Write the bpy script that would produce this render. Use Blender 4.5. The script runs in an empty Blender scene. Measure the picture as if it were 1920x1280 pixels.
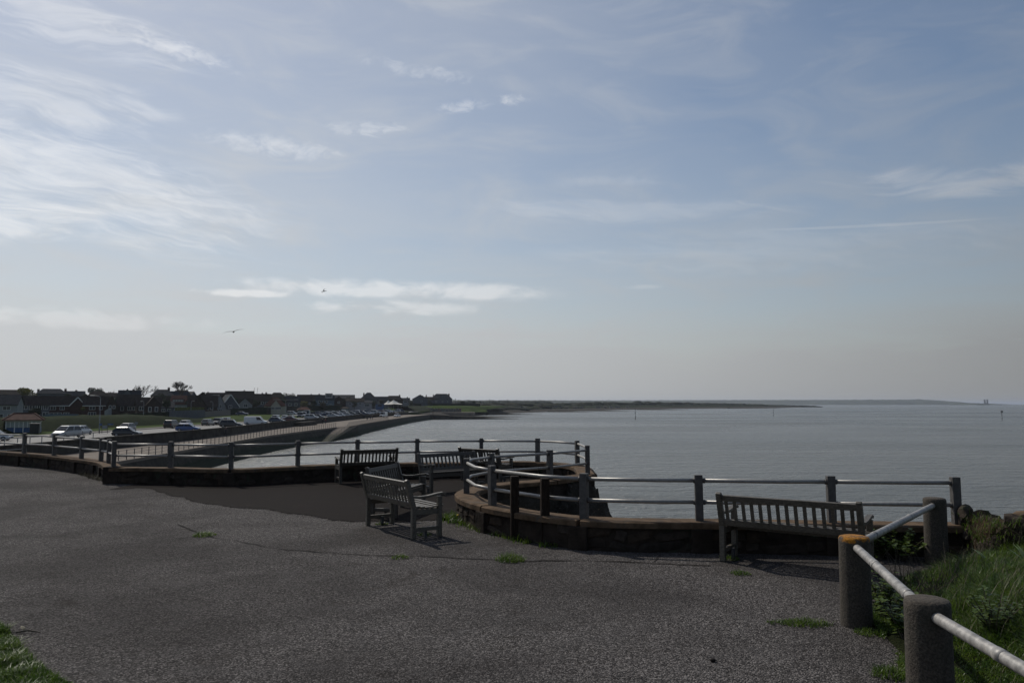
import bpy, bmesh, math, random
from math import radians, sin, cos, pi, atan2, asin, sqrt, exp
from mathutils import Vector, Matrix, noise
import numpy as np

random.seed(7)
SC = bpy.context.scene
COL = SC.collection

# ------------------------------------------------------------------ camera
FPX = 1470.0                      # focal length in photograph pixels (18 mm on APS-C)
CAM_H = 1.9
TILT = math.atan(117.0 / FPX)
cam_d = bpy.data.cameras.new('camera')
cam_d.sensor_width = 36.0
cam_d.lens = 36.0 * FPX / 1920.0
cam_d.clip_start = 0.05
cam_d.clip_end = 120000.0
cam = bpy.data.objects.new('camera', cam_d)
COL.objects.link(cam)
cam.location = (0, 0, CAM_H)
cam.rotation_euler = (pi / 2 + TILT, 0, 0)
SC.camera = cam

def ray(px, py):
    r = (px - 960.0) / FPX
    u = (640.0 - py) / FPX
    return Vector((r, cos(TILT) - u * sin(TILT), sin(TILT) + u * cos(TILT)))
def at(px, py, z=0.0):
    """point of the horizontal plane z that lies in this direction"""
    d = ray(px, py)
    t = (z - CAM_H) / d.z
    return Vector((d.x * t, d.y * t, z))
def atd(px, py, dist):
    """point at forward distance dist in this direction"""
    d = ray(px, py)
    t = dist / d.y
    return Vector((d.x * t, dist, CAM_H + d.z * t))

# ------------------------------------------------------------------ sun, sky, exposure
SUN_EL = radians(44.0)
SUN_AZ = radians(-38.0)           # from +Y, negative to the left
sun_dir = Vector((sin(SUN_AZ) * cos(SUN_EL), cos(SUN_AZ) * cos(SUN_EL), sin(SUN_EL)))
sd = bpy.data.lights.new('sun', 'SUN')
sd.energy = 3.4
sd.angle = radians(0.53)
sd.color = (1.0, 0.95, 0.86)
sun = bpy.data.objects.new('sun', sd)
COL.objects.link(sun)
sun.rotation_euler = sun_dir.to_track_quat('Z', 'Y').to_euler()
sun.location = sun_dir * 100

world = bpy.data.worlds.new('World')
SC.world = world
world.use_nodes = True
wt = world.node_tree
wt.nodes.clear()
class G:
    """small helper that writes shader nodes as expressions"""
    def __init__(s, tree): s.t = tree
    def n(s, typ, **kw):
        nd = s.t.nodes.new(typ)
        for k, v in kw.items(): setattr(nd, k, v)
        return nd
    def put(s, sock, v):
        if hasattr(v, 'is_output'): s.t.links.new(v, sock)
        else: sock.default_value = v
    def m(s, op, a, b=None, c=None, clamp=False):
        nd = s.n('ShaderNodeMath', operation=op, use_clamp=clamp)
        s.put(nd.inputs[0], a)
        if b is not None: s.put(nd.inputs[1], b)
        if c is not None: s.put(nd.inputs[2], c)
        return nd.outputs[0]
    def add(s, a, b): return s.m('ADD', a, b)
    def sub(s, a, b): return s.m('SUBTRACT', a, b)
    def mul(s, a, b): return s.m('MULTIPLY', a, b)
    def div(s, a, b): return s.m('DIVIDE', a, b)
    def ss(s, x, lo, hi, a=0.0, b=1.0):
        nd = s.n('ShaderNodeMapRange', interpolation_type='SMOOTHSTEP')
        s.put(nd.inputs[0], x); s.put(nd.inputs[1], lo); s.put(nd.inputs[2], hi)
        s.put(nd.inputs[3], a); s.put(nd.inputs[4], b)
        return nd.outputs[0]
    def xyz(s, v):
        nd = s.n('ShaderNodeSeparateXYZ'); s.put(nd.inputs[0], v); return nd.outputs
    def vec(s, x, y, z=0.0):
        nd = s.n('ShaderNodeCombineXYZ')
        for i, q in enumerate((x, y, z)): s.put(nd.inputs[i], q)
        return nd.outputs[0]
    def noise(s, v, scale, detail=3.0, rough=0.5, dist=0.0):
        nd = s.n('ShaderNodeTexNoise')
        s.put(nd.inputs['Vector'], v); nd.inputs['Scale'].default_value = scale
        nd.inputs['Detail'].default_value = detail; nd.inputs['Roughness'].default_value = rough
        nd.inputs['Distortion'].default_value = dist
        return nd.outputs[0]
    def vor(s, v, scale, out=0, feature='F1', rnd=1.0):
        nd = s.n('ShaderNodeTexVoronoi', feature=feature)
        s.put(nd.inputs['Vector'], v); nd.inputs['Scale'].default_value = scale
        nd.inputs['Randomness'].default_value = rnd
        return nd.outputs[out]
    def mix(s, f, a, b):
        nd = s.n('ShaderNodeMix', data_type='RGBA')
        s.put(nd.inputs[0], f)
        s.put(nd.inputs[6], a if hasattr(a, 'is_output') or len(a) == 4 else (*a, 1))
        s.put(nd.inputs[7], b if hasattr(b, 'is_output') or len(b) == 4 else (*b, 1))
        return nd.outputs[2]
    def vscale(s, v, xyz):
        nd = s.n('ShaderNodeVectorMath', operation='MULTIPLY')
        s.put(nd.inputs[0], v); nd.inputs[1].default_value = xyz
        return nd.outputs[0]
    def bump(s, h, strength=0.5, dist=0.01, normal=None):
        nd = s.n('ShaderNodeBump')
        nd.inputs['Strength'].default_value = strength; nd.inputs['Distance'].default_value = dist
        s.put(nd.inputs['Height'], h)
        if normal is not None: s.put(nd.inputs['Normal'], normal)
        return nd.outputs[0]

w = G(wt)
sky = w.n('ShaderNodeTexSky', sky_type='NISHITA')
sky.sun_disc = False
sky.sun_elevation = SUN_EL
sky.sun_rotation = SUN_AZ
sky.altitude = 5.0
sky.air_density = 1.0
sky.dust_density = 0.6
sky.ozone_density = 1.5
dirv = w.n('ShaderNodeTexCoord').outputs['Generated']
dx, dy, dz = w.xyz(dirv)
az = w.m('ARCTAN2', dx, dy)
el = w.m('ARCSINE', dz)
elp = w.m('MAXIMUM', dz, 0.0)
pz = w.add(elp, 0.10)
plane = w.vec(w.div(dx, pz), w.div(dy, pz), 0.0)           # flat cloud deck seen in perspective
sd_ = w.m('MULTIPLY_ADD', dx, sun_dir.x, w.m('MULTIPLY_ADD', dy, sun_dir.y, w.mul(dz, sun_dir.z)))
# thin high veil
v1 = w.noise(w.vscale(plane, (0.5, 0.8, 1)), 0.9, 5, 0.55, 0.6)
v2 = w.noise(w.vscale(w.vec(az, el, 0.3), (2.6, 9.0, 1)), 2.2, 7, 0.6, 0.8)
veil = w.add(w.mul(w.ss(v1, 0.36, 0.72), w.ss(sd_, 0.3, 0.85, 0.19, 0.24)), w.mul(w.ss(v2, 0.40, 0.75), w.ss(sd_, 0.3, 0.85, 0.18, 0.22)))
low = w.add(w.ss(el, -0.02, 0.15, 0.62, 0.0), w.ss(el, 0.05, 0.42, 0.46, 0.04))   # thicker veil low down
veil = w.add(w.add(veil, low), w.ss(sd_, 0.60, 0.98, 0.0, 0.22))
# streaky texture shared by the wisps
warp = w.noise(w.vec(w.mul(az, 5.0), w.mul(el, 9.0), 2.0), 1.0, 3, 0.5)
sx = w.add(w.mul(az, 7.0), w.mul(warp, 1.0))
sy = w.add(w.add(w.mul(el, 42.0), w.mul(az, 5.0)), w.mul(warp, 3.2))
streak = w.noise(w.vec(sx, sy, 1.0), 1.5, 8, 0.62, 0.35)
sy2 = w.add(w.mul(el, 30.0), w.mul(warp, 2.0))
puff = w.noise(w.vec(w.mul(az, 13.0), sy2, 5.0), 1.5, 7, 0.58, 0.3)
fine = w.noise(w.vec(w.mul(az, 30.0), w.add(w.mul(el, 62.0), w.mul(warp, 2.0)), 3.0), 1.5, 8, 0.66, 0.6)
def azel(px, py):
    d = ray(px, py).normalized()
    return atan2(d.x, d.y), asin(d.z)
def blob(px, py, wpx, hpx, amp, tex, lo, hi, slope=0.0):
    a0, e0 = azel(px, py)
    da = w.sub(az, a0)
    de = w.sub(w.sub(el, e0), w.mul(da, -slope))
    q = w.add(w.m('POWER', w.m('ABSOLUTE', w.div(da, wpx / FPX)), 2.0), w.m('POWER', w.m('ABSOLUTE', w.div(de, hpx / FPX)), 2.0))
    mask = w.m('EXPONENT', w.mul(q, -1.0))
    t = w.add(tex, w.mul(w.sub(mask, 0.5), 0.32))
    return w.mul(w.mul(w.ss(t, lo, hi), w.ss(mask, 0.05, 0.55)), amp)
BL = [
    blob(130, 345, 310, 85, 0.52, streak, 0.34, 0.84, 0.14),
    blob(20, 415, 90, 34, 0.45, streak, 0.36, 0.80, 0.0),
    blob(330, 92, 120, 18, 0.36, fine, 0.40, 0.84, 0.16),
    blob(130, 185, 160, 40, 0.28, streak, 0.40, 0.75, 0.05),
    blob(120, 40, 200, 45, 0.30, streak, 0.40, 0.75, 0.1),
    blob(515, 274, 115, 20, 0.34, fine, 0.40, 0.84, 0.02),
    blob(690, 240, 80, 15, 0.28, fine, 0.42, 0.84, -0.05),
    blob(870, 200, 65, 12, 0.30, fine, 0.44, 0.84, -0.12),
    blob(965, 188, 34, 11, 0.32, fine, 0.44, 0.78, 0.0),
    blob(800, 135, 120, 15, 0.24, fine, 0.44, 0.84, 0.10),
    blob(640, 540, 175, 16, 0.52, puff, 0.35, 0.72, 0.01),
    blob(890, 546, 130, 15, 0.54, puff, 0.35, 0.72, 0.03),
    blob(450, 549, 90, 7, 0.55, puff, 0.34, 0.64, 0.0),
    blob(720, 578, 160, 14, 0.42, puff, 0.40, 0.70, 0.0),
    blob(130, 598, 220, 16, 0.24, puff, 0.38, 0.70, 0.0),
    blob(1810, 338, 190, 26, 0.34, streak, 0.40, 0.75, 0.08),
    blob(1150, 395, 330, 22, 0.16, streak, 0.38, 0.75, 0.03),
    blob(1480, 470, 420, 40, 0.14, streak, 0.38, 0.75, 0.0),
    blob(1640, 423, 150, 2.2, 0.16, puff, 0.10, 0.40, 0.04),
    blob(1205, 538, 45, 5, 0.20, puff, 0.40, 0.76, 0.0),
    blob(1150, 340, 100, 12, 0.12, puff, 0.40, 0.70, 0.0),
]
inv = 1.0
for b in BL:
    inv = w.mul(inv, w.m('SUBTRACT', 1.0, b, clamp=True))
dens = w.m('SUBTRACT', 1.0, inv, clamp=True)
lum = w.ss(sd_, 0.0, 1.0, 2.7, 8.5)                         # forward scattering: thin cloud is brighter near the sun
def white(col, k):
    nd = w.n('ShaderNodeVectorMath', operation='SCALE'); nd.inputs[0].default_value = col
    w.put(nd.inputs['Scale'], w.mul(lum, k)); return nd.outputs[0]
skymix = w.mix(w.m('MINIMUM', veil, 0.95), sky.outputs[0], white((0.965, 0.990, 1.015), 1.0))
skymix = w.mix(dens, skymix, white((1.0, 1.0, 1.0), 1.55))
bg = w.n('ShaderNodeBackground')
w.put(bg.inputs[0], skymix)
bg.inputs[1].default_value = 0.10
wo = w.n('ShaderNodeOutputWorld')
wt.links.new(bg.outputs[0], wo.inputs[0])

world.cycles.sampling_method = 'MANUAL'
world.cycles.sample_map_resolution = 256
SC.view_settings.view_transform = 'Standard'
SC.view_settings.look = 'None'
SC.view_settings.gamma = 1.0
SC.view_settings.exposure = -0.4
SC.view_settings.use_curve_mapping = False
SC.cycles.use_denoising = True
SC.cycles.max_bounces = 6
SC.cycles.diffuse_bounces = 2
SC.cycles.glossy_bounces = 3
SC.cycles.transmission_bounces = 3
SC.cycles.transparent_max_bounces = 12
SC.cycles.volume_bounces = 0
SC.cycles.sample_clamp_indirect = 4.0
SC.cycles.caustics_reflective = False
SC.cycles.caustics_refractive = False

# ------------------------------------------------------------------ materials
MATS = {}
def new_mat(name):
    mt = bpy.data.materials.new(name)
    mt.use_nodes = True
    mt.node_tree.nodes.clear()
    g = G(mt.node_tree)
    bs = g.n('ShaderNodeBsdfPrincipled')
    o = g.n('ShaderNodeOutputMaterial')
    mt.node_tree.links.new(bs.outputs[0], o.inputs[0])
    MATS[name] = mt
    return mt, g, bs
def simple(name, col, rough=0.7, metal=0.0, var=0.15, scale=6.0, bump=0.0, bscale=40.0, bdist=0.01, spec=None, coat=0.0, wear=None, streak=None):
    """painted / stone / wood surface: colour that drifts with noise, fine relief, optional second colour in patches"""
    mt, g, bs = new_mat(name)
    pos = g.n('ShaderNodeNewGeometry').outputs['Position']
    v = pos if streak is None else g.vscale(pos, streak)
    n = g.noise(v, scale, 5, 0.6)
    dark = tuple(c * (1 - var) for c in col); lite = tuple(min(1, c * (1 + var)) for c in col)
    c = g.mix(g.ss(n, 0.3, 0.7), dark, lite)
    if wear:
        wn = g.noise(pos, wear[1], 6, 0.65, 0.4)
        c = g.mix(g.ss(wn, wear[2], wear[2] + 0.12), c, wear[0])
    g.put(bs.inputs['Base Color'], c)
    bs.inputs['Roughness'].default_value = rough
    bs.inputs['Metallic'].default_value = metal
    bs.inputs['Specular IOR Level'].default_value = spec if spec is not None else (0.5 if rough < 0.8 else 0.12)
    bs.inputs['Coat Weight'].default_value = coat
    if bump:
        g.put(bs.inputs['Normal'], g.bump(g.noise(v, bscale, 5, 0.65), bump, bdist))
    return mt

def build_materials():
    # coarse chip-sealed asphalt
    mt, g, bs = new_mat('asphalt')
    pos = g.n('ShaderNodeNewGeometry').outputs['Position']
    vc = g.n('ShaderNodeTexVoronoi'); g.put(vc.inputs['Vector'], pos); vc.inputs['Scale'].default_value = 85.0
    chip = g.xyz(vc.outputs['Color'])[0]
    big = g.noise(pos, 0.35, 5, 0.6, 0.3)
    mid = g.noise(pos, 3.0, 4, 0.6)
    fl = g.noise(pos, 30.0, 3, 0.7)
    c = g.mix(g.m('POWER', chip, 2.2), (0.0310, 0.0282, 0.0268), (0.325, 0.296, 0.280))
    c = g.mix(g.ss(fl, 0.36, 0.66, 0.0, 0.55), c, (0.0360, 0.0325, 0.0308))
    c = g.mix(g.ss(big, 0.40, 0.62), c, g.mix(0.55, c, (0.026, 0.0225, 0.021)))
    dirt = g.noise(pos, 1.1, 6, 0.7, 1.2); drift = g.noise(g.vscale(pos, (0.5, 1.4, 1)), 0.8, 6, 0.65, 0.8)
    c = g.mix(g.ss(dirt, 0.56, 0.70, 0.0, 0.55), c, (0.030, 0.024, 0.019))
    c = g.mix(g.ss(drift, 0.58, 0.72, 0.0, 0.40), c, (0.105, 0.096, 0.090))
    c = g.mix(g.ss(mid, 0.45, 0.75, 0.0, 0.35), c, (0.090, 0.084, 0.082))
    g.put(bs.inputs['Base Color'], c)
    bs.inputs['Roughness'].default_value = 0.9; bs.inputs['Specular IOR Level'].default_value = 0.07
    h = g.add(g.mul(vc.outputs['Distance'], -1.0), g.mul(mid, 0.6))
    g.put(bs.inputs['Normal'], g.bump(h, 1.0, 0.012))
    # smoother brown asphalt of the seating platform
    mt, g, bs = new_mat('asphalt_brown')
    pos = g.n('ShaderNodeNewGeometry').outputs['Position']
    chip = g.noise(pos, 95.0, 3, 0.7); big = g.noise(pos, 0.9, 5, 0.65, 0.4)
    c = g.mix(g.ss(chip, 0.35, 0.7), (0.0095, 0.0073, 0.0066), (0.021, 0.0165, 0.0145))
    c = g.mix(g.ss(big, 0.42, 0.7, 0.0, 0.6), c, (0.016, 0.0115, 0.0098))
    stain = g.noise(pos, 2.6, 6, 0.7, 1.0); c = g.mix(g.ss(stain, 0.58, 0.68, 0.0, 0.5), c, (0.036, 0.030, 0.026))
    g.put(bs.inputs['Base Color'], c); bs.inputs['Roughness'].default_value = 0.9; bs.inputs['Specular IOR Level'].default_value = 0.05
    g.put(bs.inputs['Normal'], g.bump(chip, 0.7, 0.004))
    def ragged(g, bs):
        pos = g.n('ShaderNodeNewGeometry').outputs['Position']
        at_ = g.n('ShaderNodeVertexColor', layer_name='edge').outputs[0]
        ef = g.add(g.xyz(at_)[0], g.mul(g.sub(g.noise(pos, 9.0, 6, 0.75), 0.5), 1.3))
        tp = g.n('ShaderNodeBsdfTransparent'); mx = g.n('ShaderNodeMixShader'); g.put(mx.inputs[0], g.ss(ef, 0.40, 0.60))
        g.t.links.new(tp.outputs[0], mx.inputs[1]); g.t.links.new(bs.outputs[0], mx.inputs[2])
        g.t.links.new(mx.outputs[0], [n for n in g.t.nodes if n.type == 'OUTPUT_MATERIAL'][0].inputs[0])
    ragged(g, bs)
    simple('asphalt_pale', (0.062, 0.053, 0.047), 0.9, var=0.3, scale=14, bump=0.7, bscale=90, bdist=0.004)
    simple('crack', (0.022, 0.019, 0.017), 0.95, var=0.4, scale=18)
    simple('wall_mortar', (0.036, 0.027, 0.021), 0.95, var=0.35, scale=5, bump=0.9, bscale=26, bdist=0.02, wear=((0.04, 0.045, 0.03), 2.3, 0.56))
    for i, c in enumerate([(0.042, 0.032, 0.025), (0.058, 0.045, 0.036), (0.034, 0.027, 0.022), (0.050, 0.036, 0.026)]):
        simple('wall_stone_%d' % i, c, 0.95, var=0.3, scale=9, bump=0.8, bscale=34, bdist=0.012, wear=((0.045, 0.05, 0.032), 3.1, 0.6))
    simple('coping', (0.120, 0.080, 0.050), 0.92, var=0.35, scale=6, bump=0.8, bscale=30, bdist=0.012, wear=((0.09, 0.075, 0.06), 3.0, 0.54))
    simple('earth_wall', (0.060, 0.040, 0.024), 0.95, var=0.4, scale=4, bump=0.9, bscale=22, bdist=0.04, wear=((0.028, 0.034, 0.012), 2.6, 0.50))
    simple('cliff', (0.050, 0.043, 0.034), 0.95, var=0.4, scale=1.4, bump=1.0, bscale=5, bdist=0.12, wear=((0.05, 0.05, 0.04), 0.8, 0.55))
    simple('rail_paint', (0.28, 0.265, 0.245), 0.42, metal=0.3, var=0.15, scale=22, bump=0.25, bscale=160, bdist=0.002, wear=((0.16, 0.12, 0.09), 16, 0.68))
    simple('rail_post', (0.075, 0.068, 0.062), 0.6, metal=0.0, var=0.25, scale=16, bump=0.4, bscale=70, bdist=0.003, wear=((0.10, 0.07, 0.05), 11, 0.66))
    simple('teak', (0.105, 0.089, 0.068), 0.48, var=0.35, scale=10, bump=0.6, bscale=22, bdist=0.004, streak=(3, 3, 9), wear=((0.055, 0.05, 0.034), 7, 0.56))
    simple('teak_dark', (0.058, 0.048, 0.037), 0.5, var=0.35, scale=10, bump=0.6, bscale=22, bdist=0.004, streak=(3, 3, 9), wear=((0.055, 0.055, 0.04), 7, 0.6))
    simple('post_wood', (0.026, 0.018, 0.013), 0.8, var=0.4, scale=12, bump=0.7, bscale=24, bdist=0.006, streak=(4, 4, 0.8))
    # concrete bollard with lichen on its head
    for nm, lich, lo in (('bollard_lichen', (0.46, 0.185, 0.010), 0.26), ('bollard_plain', (0.12, 0.095, 0.07), 0.52)):
        mt, g, bs = new_mat(nm)
        tc = g.n('ShaderNodeTexCoord').outputs['Object']
        pz_ = g.xyz(tc)[2]
        sp = g.noise(tc, 70.0, 3, 0.7); bl = g.noise(tc, 7.0, 5, 0.6)
        c = g.mix(g.ss(sp, 0.35, 0.68), (0.034, 0.027, 0.020), (0.092, 0.075, 0.058))
        c = g.mix(g.ss(g.noise(tc, 3.2, 6, 0.7, 0.8), 0.50, 0.66, 0.0, 0.7), c, (0.036, 0.038, 0.024))
        c = g.mix(g.ss(bl, 0.5, 0.75, 0, 0.6), c, (0.030, 0.026, 0.018))
        edge = g.add(pz_, g.mul(g.sub(g.noise(tc, 13.0, 5, 0.7), 0.5), 0.26))
        top = g.ss(edge, 0.725, 0.765)
        spots = g.ss(g.noise(tc, 24.0, 4, 0.6), lo, lo + 0.12)
        lc = g.mix(g.ss(g.noise(tc, 38.0, 4, 0.7), 0.4, 0.62), lich, tuple(q * 0.45 for q in lich))
        c = g.mix(g.mul(top, spots), c, lc)
        g.put(bs.inputs['Base Color'], c); bs.inputs['Roughness'].default_value = 0.92
        g.put(bs.inputs['Normal'], g.bump(g.add(sp, g.mul(bl, 0.6)), 0.9, 0.008))
    # galvanised pipe, worn
    simple('pipe', (0.30, 0.285, 0.265), 0.5, metal=0.2, var=0.35, scale=18, bump=0.4, bscale=90, bdist=0.002, wear=((0.24, 0.17, 0.11), 9, 0.62))
    # sea
    mt, g, bs = new_mat('sea')
    pos = g.n('ShaderNodeNewGeometry').outputs['Position']
    p1 = g.vscale(pos, (1.0, 1.0, 0.0))
    w1 = g.noise(g.vscale(p1, (0.9, 1.3, 1)), 1.1, 4, 0.6, 0.4)
    w2 = g.noise(g.vscale(p1, (0.16, 0.30, 1)), 1.0, 4, 0.55, 0.5)
    w3 = g.noise(g.vscale(p1, (0.006, 0.016, 1)), 1.0, 5, 0.6, 0.8)
    silt = g.noise(g.vscale(p1, (0.0014, 0.0042, 1)), 1.0, 4, 0.6, 0.6)
    c = g.mix(g.ss(silt, 0.35, 0.65), (0.098, 0.101, 0.090), (0.140, 0.135, 0.114))
    g.put(bs.inputs['Base Color'], c)
    g.put(bs.inputs['Roughness'], g.ss(w3, 0.35, 0.7, 0.20, 0.36))
    bs.inputs['IOR'].default_value = 1.33
    h = g.add(g.mul(w1, 0.52), g.mul(w2, 1.1))
    g.put(bs.inputs['Normal'], g.bump(h, 1.0, 0.8))
    # land
    def grassmat(nm, a, b, d, sc):
        mt, g, bs = new_mat(nm)
        pos = g.n('ShaderNodeNewGeometry').outputs['Position']
        n1 = g.noise(pos, sc, 6, 0.65, 0.3); n2 = g.noise(pos, sc * 9, 4, 0.7)
        c = g.mix(g.ss(n1, 0.35, 0.65), a, b); c = g.mix(g.ss(n2, 0.45, 0.75, 0, 0.6), c, d)
        g.put(bs.inputs['Base Color'], c); bs.inputs['Roughness'].default_value = 1.0; bs.inputs['Specular IOR Level'].default_value = 0.05
        g.put(bs.inputs['Normal'], g.bump(n2, 0.8, 0.15))
    grassmat('grass_land', (0.028, 0.050, 0.009), (0.046, 0.070, 0.013), (0.062, 0.066, 0.018), 0.05)
    grassmat('grass_far', (0.013, 0.019, 0.008), (0.020, 0.026, 0.010), (0.026, 0.027, 0.015), 0.01)
    grassmat('grass_rough', (0.009, 0.016, 0.005), (0.016, 0.025, 0.007), (0.021, 0.025, 0.009), 0.3)
    grassmat('soil', (0.020, 0.024, 0.010), (0.028, 0.032, 0.013), (0.016, 0.028, 0.007), 3.0)
    def leafy(nm, a, b, rough, sc, tl=0.45):
        mt, g, bs = new_mat(nm)
        pos = g.n('ShaderNodeNewGeometry').outputs['Position']
        c = g.mix(g.ss(g.noise(pos, sc, 4, 0.6), 0.32, 0.68), a, b)
        g.put(bs.inputs['Base Color'], c); bs.inputs['Roughness'].default_value = rough; bs.inputs['Specular IOR Level'].default_value = 0.35
        tr = g.n('ShaderNodeBsdfTranslucent'); g.put(tr.inputs[0], c); mx = g.n('ShaderNodeMixShader'); mx.inputs[0].default_value = tl
        g.t.links.new(bs.outputs[0], mx.inputs[1]); g.t.links.new(tr.outputs[0], mx.inputs[2])
        g.t.links.new(mx.outputs[0], [n for n in g.t.nodes if n.type == 'OUTPUT_MATERIAL'][0].inputs[0])
    leafy('blade', (0.042, 0.088, 0.010), (0.120, 0.175, 0.024), 0.42, 7, 0.5)
    simple('blade_dry', (0.095, 0.080, 0.042), 0.7, var=0.4, scale=9)
    leafy('lawn_blade', (0.048, 0.105, 0.009), (0.100, 0.165, 0.017), 0.5, 6)
    leafy('leaf', (0.060, 0.100, 0.018), (0.115, 0.155, 0.032), 0.35, 9, 0.35)
    leafy('leaf_yellow', (0.080, 0.080, 0.020), (0.120, 0.115, 0.030), 0.6, 0.5, 0.3)
    leafy('leaf_brown', (0.032, 0.028, 0.018), (0.050, 0.044, 0.026), 0.7, 0.6, 0.15)
    leafy('leaf_dark', (0.018, 0.026, 0.012), (0.032, 0.042, 0.018), 0.7, 0.6, 0.15)
    simple('strap_leaf', (0.12, 0.17, 0.055), 0.32, var=0.3, scale=9)
    simple('twig', (0.10, 0.085, 0.065), 0.85, var=0.3, scale=6)
    simple('bark', (0.060, 0.050, 0.042), 0.9, var=0.3, scale=3)
    simple('flower_yellow', (0.60, 0.43, 0.02), 0.6, var=0.1)
    simple('flower_purple', (0.09, 0.05, 0.14), 0.6, var=0.2)
    simple('scrub', (0.013, 0.018, 0.008), 0.9, var=0.5, scale=0.12, bump=0.8, bscale=0.6, bdist=0.6)
    simple('scrub_dry', (0.024, 0.025, 0.013), 0.9, var=0.4, scale=0.1, bump=0.8, bscale=0.6, bdist=0.6)
    simple('hedge', (0.014, 0.022, 0.012), 0.9, var=0.5, scale=1.5, bump=0.9, bscale=5, bdist=0.15)
    simple('hedge_yellow', (0.075, 0.085, 0.018), 0.9, var=0.35, scale=1.2, bump=0.9, bscale=5, bdist=0.12)
    simple('hill', (0.050, 0.058, 0.036), 0.95, var=0.45, scale=0.006)
    simple('sand', (0.040, 0.035, 0.028), 0.95, var=0.2, scale=0.08)
    simple('groyne', (0.050, 0.045, 0.036), 0.9, var=0.4, scale=0.6, bump=0.6, bscale=3, bdist=0.1)
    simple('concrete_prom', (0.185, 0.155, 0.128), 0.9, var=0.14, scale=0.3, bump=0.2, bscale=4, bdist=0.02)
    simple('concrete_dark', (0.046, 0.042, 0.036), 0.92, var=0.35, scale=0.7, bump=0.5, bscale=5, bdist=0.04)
    # sea wall: concrete with a band of weed near the water
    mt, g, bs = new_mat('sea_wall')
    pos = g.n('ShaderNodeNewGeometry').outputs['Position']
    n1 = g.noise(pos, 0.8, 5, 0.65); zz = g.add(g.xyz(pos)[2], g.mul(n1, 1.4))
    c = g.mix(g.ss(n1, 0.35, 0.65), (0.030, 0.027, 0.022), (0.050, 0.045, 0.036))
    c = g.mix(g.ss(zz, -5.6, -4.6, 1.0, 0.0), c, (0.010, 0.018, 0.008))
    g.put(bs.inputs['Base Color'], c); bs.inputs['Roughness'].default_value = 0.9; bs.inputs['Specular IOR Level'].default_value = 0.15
    mt, g, bs = new_mat('slip')
    pos = g.n('ShaderNodeNewGeometry').outputs['Position']
    n1 = g.noise(pos, 0.8, 5, 0.65); zz = g.add(g.xyz(pos)[2], g.mul(n1, 1.2))
    c = g.mix(g.ss(n1, 0.35, 0.65), (0.13, 0.105, 0.085), (0.165, 0.14, 0.115)); c = g.mix(g.ss(zz, -5.6, -4.4, 1.0, 0.0), c, (0.035, 0.036, 0.022))
    g.put(bs.inputs['Base Color'], c); bs.inputs['Roughness'].default_value = 0.9; bs.inputs['Specular IOR Level'].default_value = 0.15
    simple('road', (0.095, 0.088, 0.083), 0.75, var=0.12, scale=0.4)
    simple('footway', (0.14, 0.125, 0.11), 0.85, var=0.12, scale=0.5)
    simple('kerb', (0.24, 0.22, 0.20), 0.9, var=0.15, scale=2)
    simple('line_white', (0.6, 0.6, 0.58), 0.8, var=0.2, scale=3)
    # houses
    simple('brick_red', (0.072, 0.038, 0.030), 0.9, var=0.22, scale=1.5)
    simple('brick_brown', (0.060, 0.044, 0.036), 0.9, var=0.22, scale=1.5)
    simple('render_white', (0.26, 0.265, 0.27), 0.85, var=0.08, scale=0.8)
    simple('render_cream', (0.42, 0.39, 0.31), 0.85, var=0.08, scale=0.8)
    simple('render_grey', (0.105, 0.112, 0.125), 0.85, var=0.1, scale=0.8)
    simple('render_blue', (0.105, 0.145, 0.18), 0.85, var=0.1, scale=0.8)
    simple('roof_brown', (0.044, 0.034, 0.028), 0.85, var=0.25, scale=1.6, bump=0.5, bscale=5, bdist=0.05)
    simple('roof_red', (0.080, 0.036, 0.026), 0.85, var=0.25, scale=1.6, bump=0.5, bscale=5, bdist=0.05)
    simple('roof_slate', (0.034, 0.037, 0.043), 0.82, var=0.25, scale=1.6, bump=0.5, bscale=5, bdist=0.05)
    simple('roof_pale', (0.105, 0.095, 0.085), 0.85, var=0.2, scale=1.6, bump=0.5, bscale=5, bdist=0.05)
    simple('shelter_tile', (0.090, 0.046, 0.036), 0.85, var=0.3, scale=1.6, bump=0.5, bscale=6, bdist=0.05)
    simple('white_paint', (0.68, 0.68, 0.66), 0.5, var=0.06, scale=2)
    simple('blue_board', (0.035, 0.085, 0.19), 0.6, var=0.2, scale=1)
    simple('sign_blue', (0.05, 0.11, 0.26), 0.5, var=0.05)
    simple('sign_grey', (0.23, 0.25, 0.27), 0.5, var=0.1)
    simple('dark_metal', (0.050, 0.050, 0.052), 0.55, var=0.2, scale=3)
    simple('grey_metal', (0.24, 0.25, 0.25), 0.45, metal=0.4, var=0.1, scale=3)
    simple('lamp_glass', (0.6, 0.6, 0.58), 0.25, var=0.05)
    simple('canvas', (0.72, 0.68, 0.60), 0.8, var=0.06, scale=1)
    simple('hut_a', (0.10, 0.105, 0.11), 0.8, var=0.15); simple('hut_b', (0.19, 0.18, 0.165), 0.8, var=0.15)
    simple('hut_c', (0.13, 0.075, 0.06), 0.8, var=0.15); simple('hut_d', (0.08, 0.11, 0.13), 0.8, var=0.15)
    mt, g, bs = new_mat('pane')
    bs.inputs['Base Color'].default_value = (0.035, 0.042, 0.05, 1); bs.inputs['Roughness'].default_value = 0.08
    mt, g, bs = new_mat('car_glass')
    bs.inputs['Base Color'].default_value = (0.012, 0.014, 0.017, 1); bs.inputs['Roughness'].default_value = 0.06
    simple('shelter_glass', (0.30, 0.33, 0.31), 0.25, var=0.1, scale=1)
    simple('tyre', (0.018, 0.018, 0.018), 0.85, var=0.1); simple('rim', (0.30, 0.30, 0.31), 0.35, metal=0.8, var=0.05)
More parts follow.
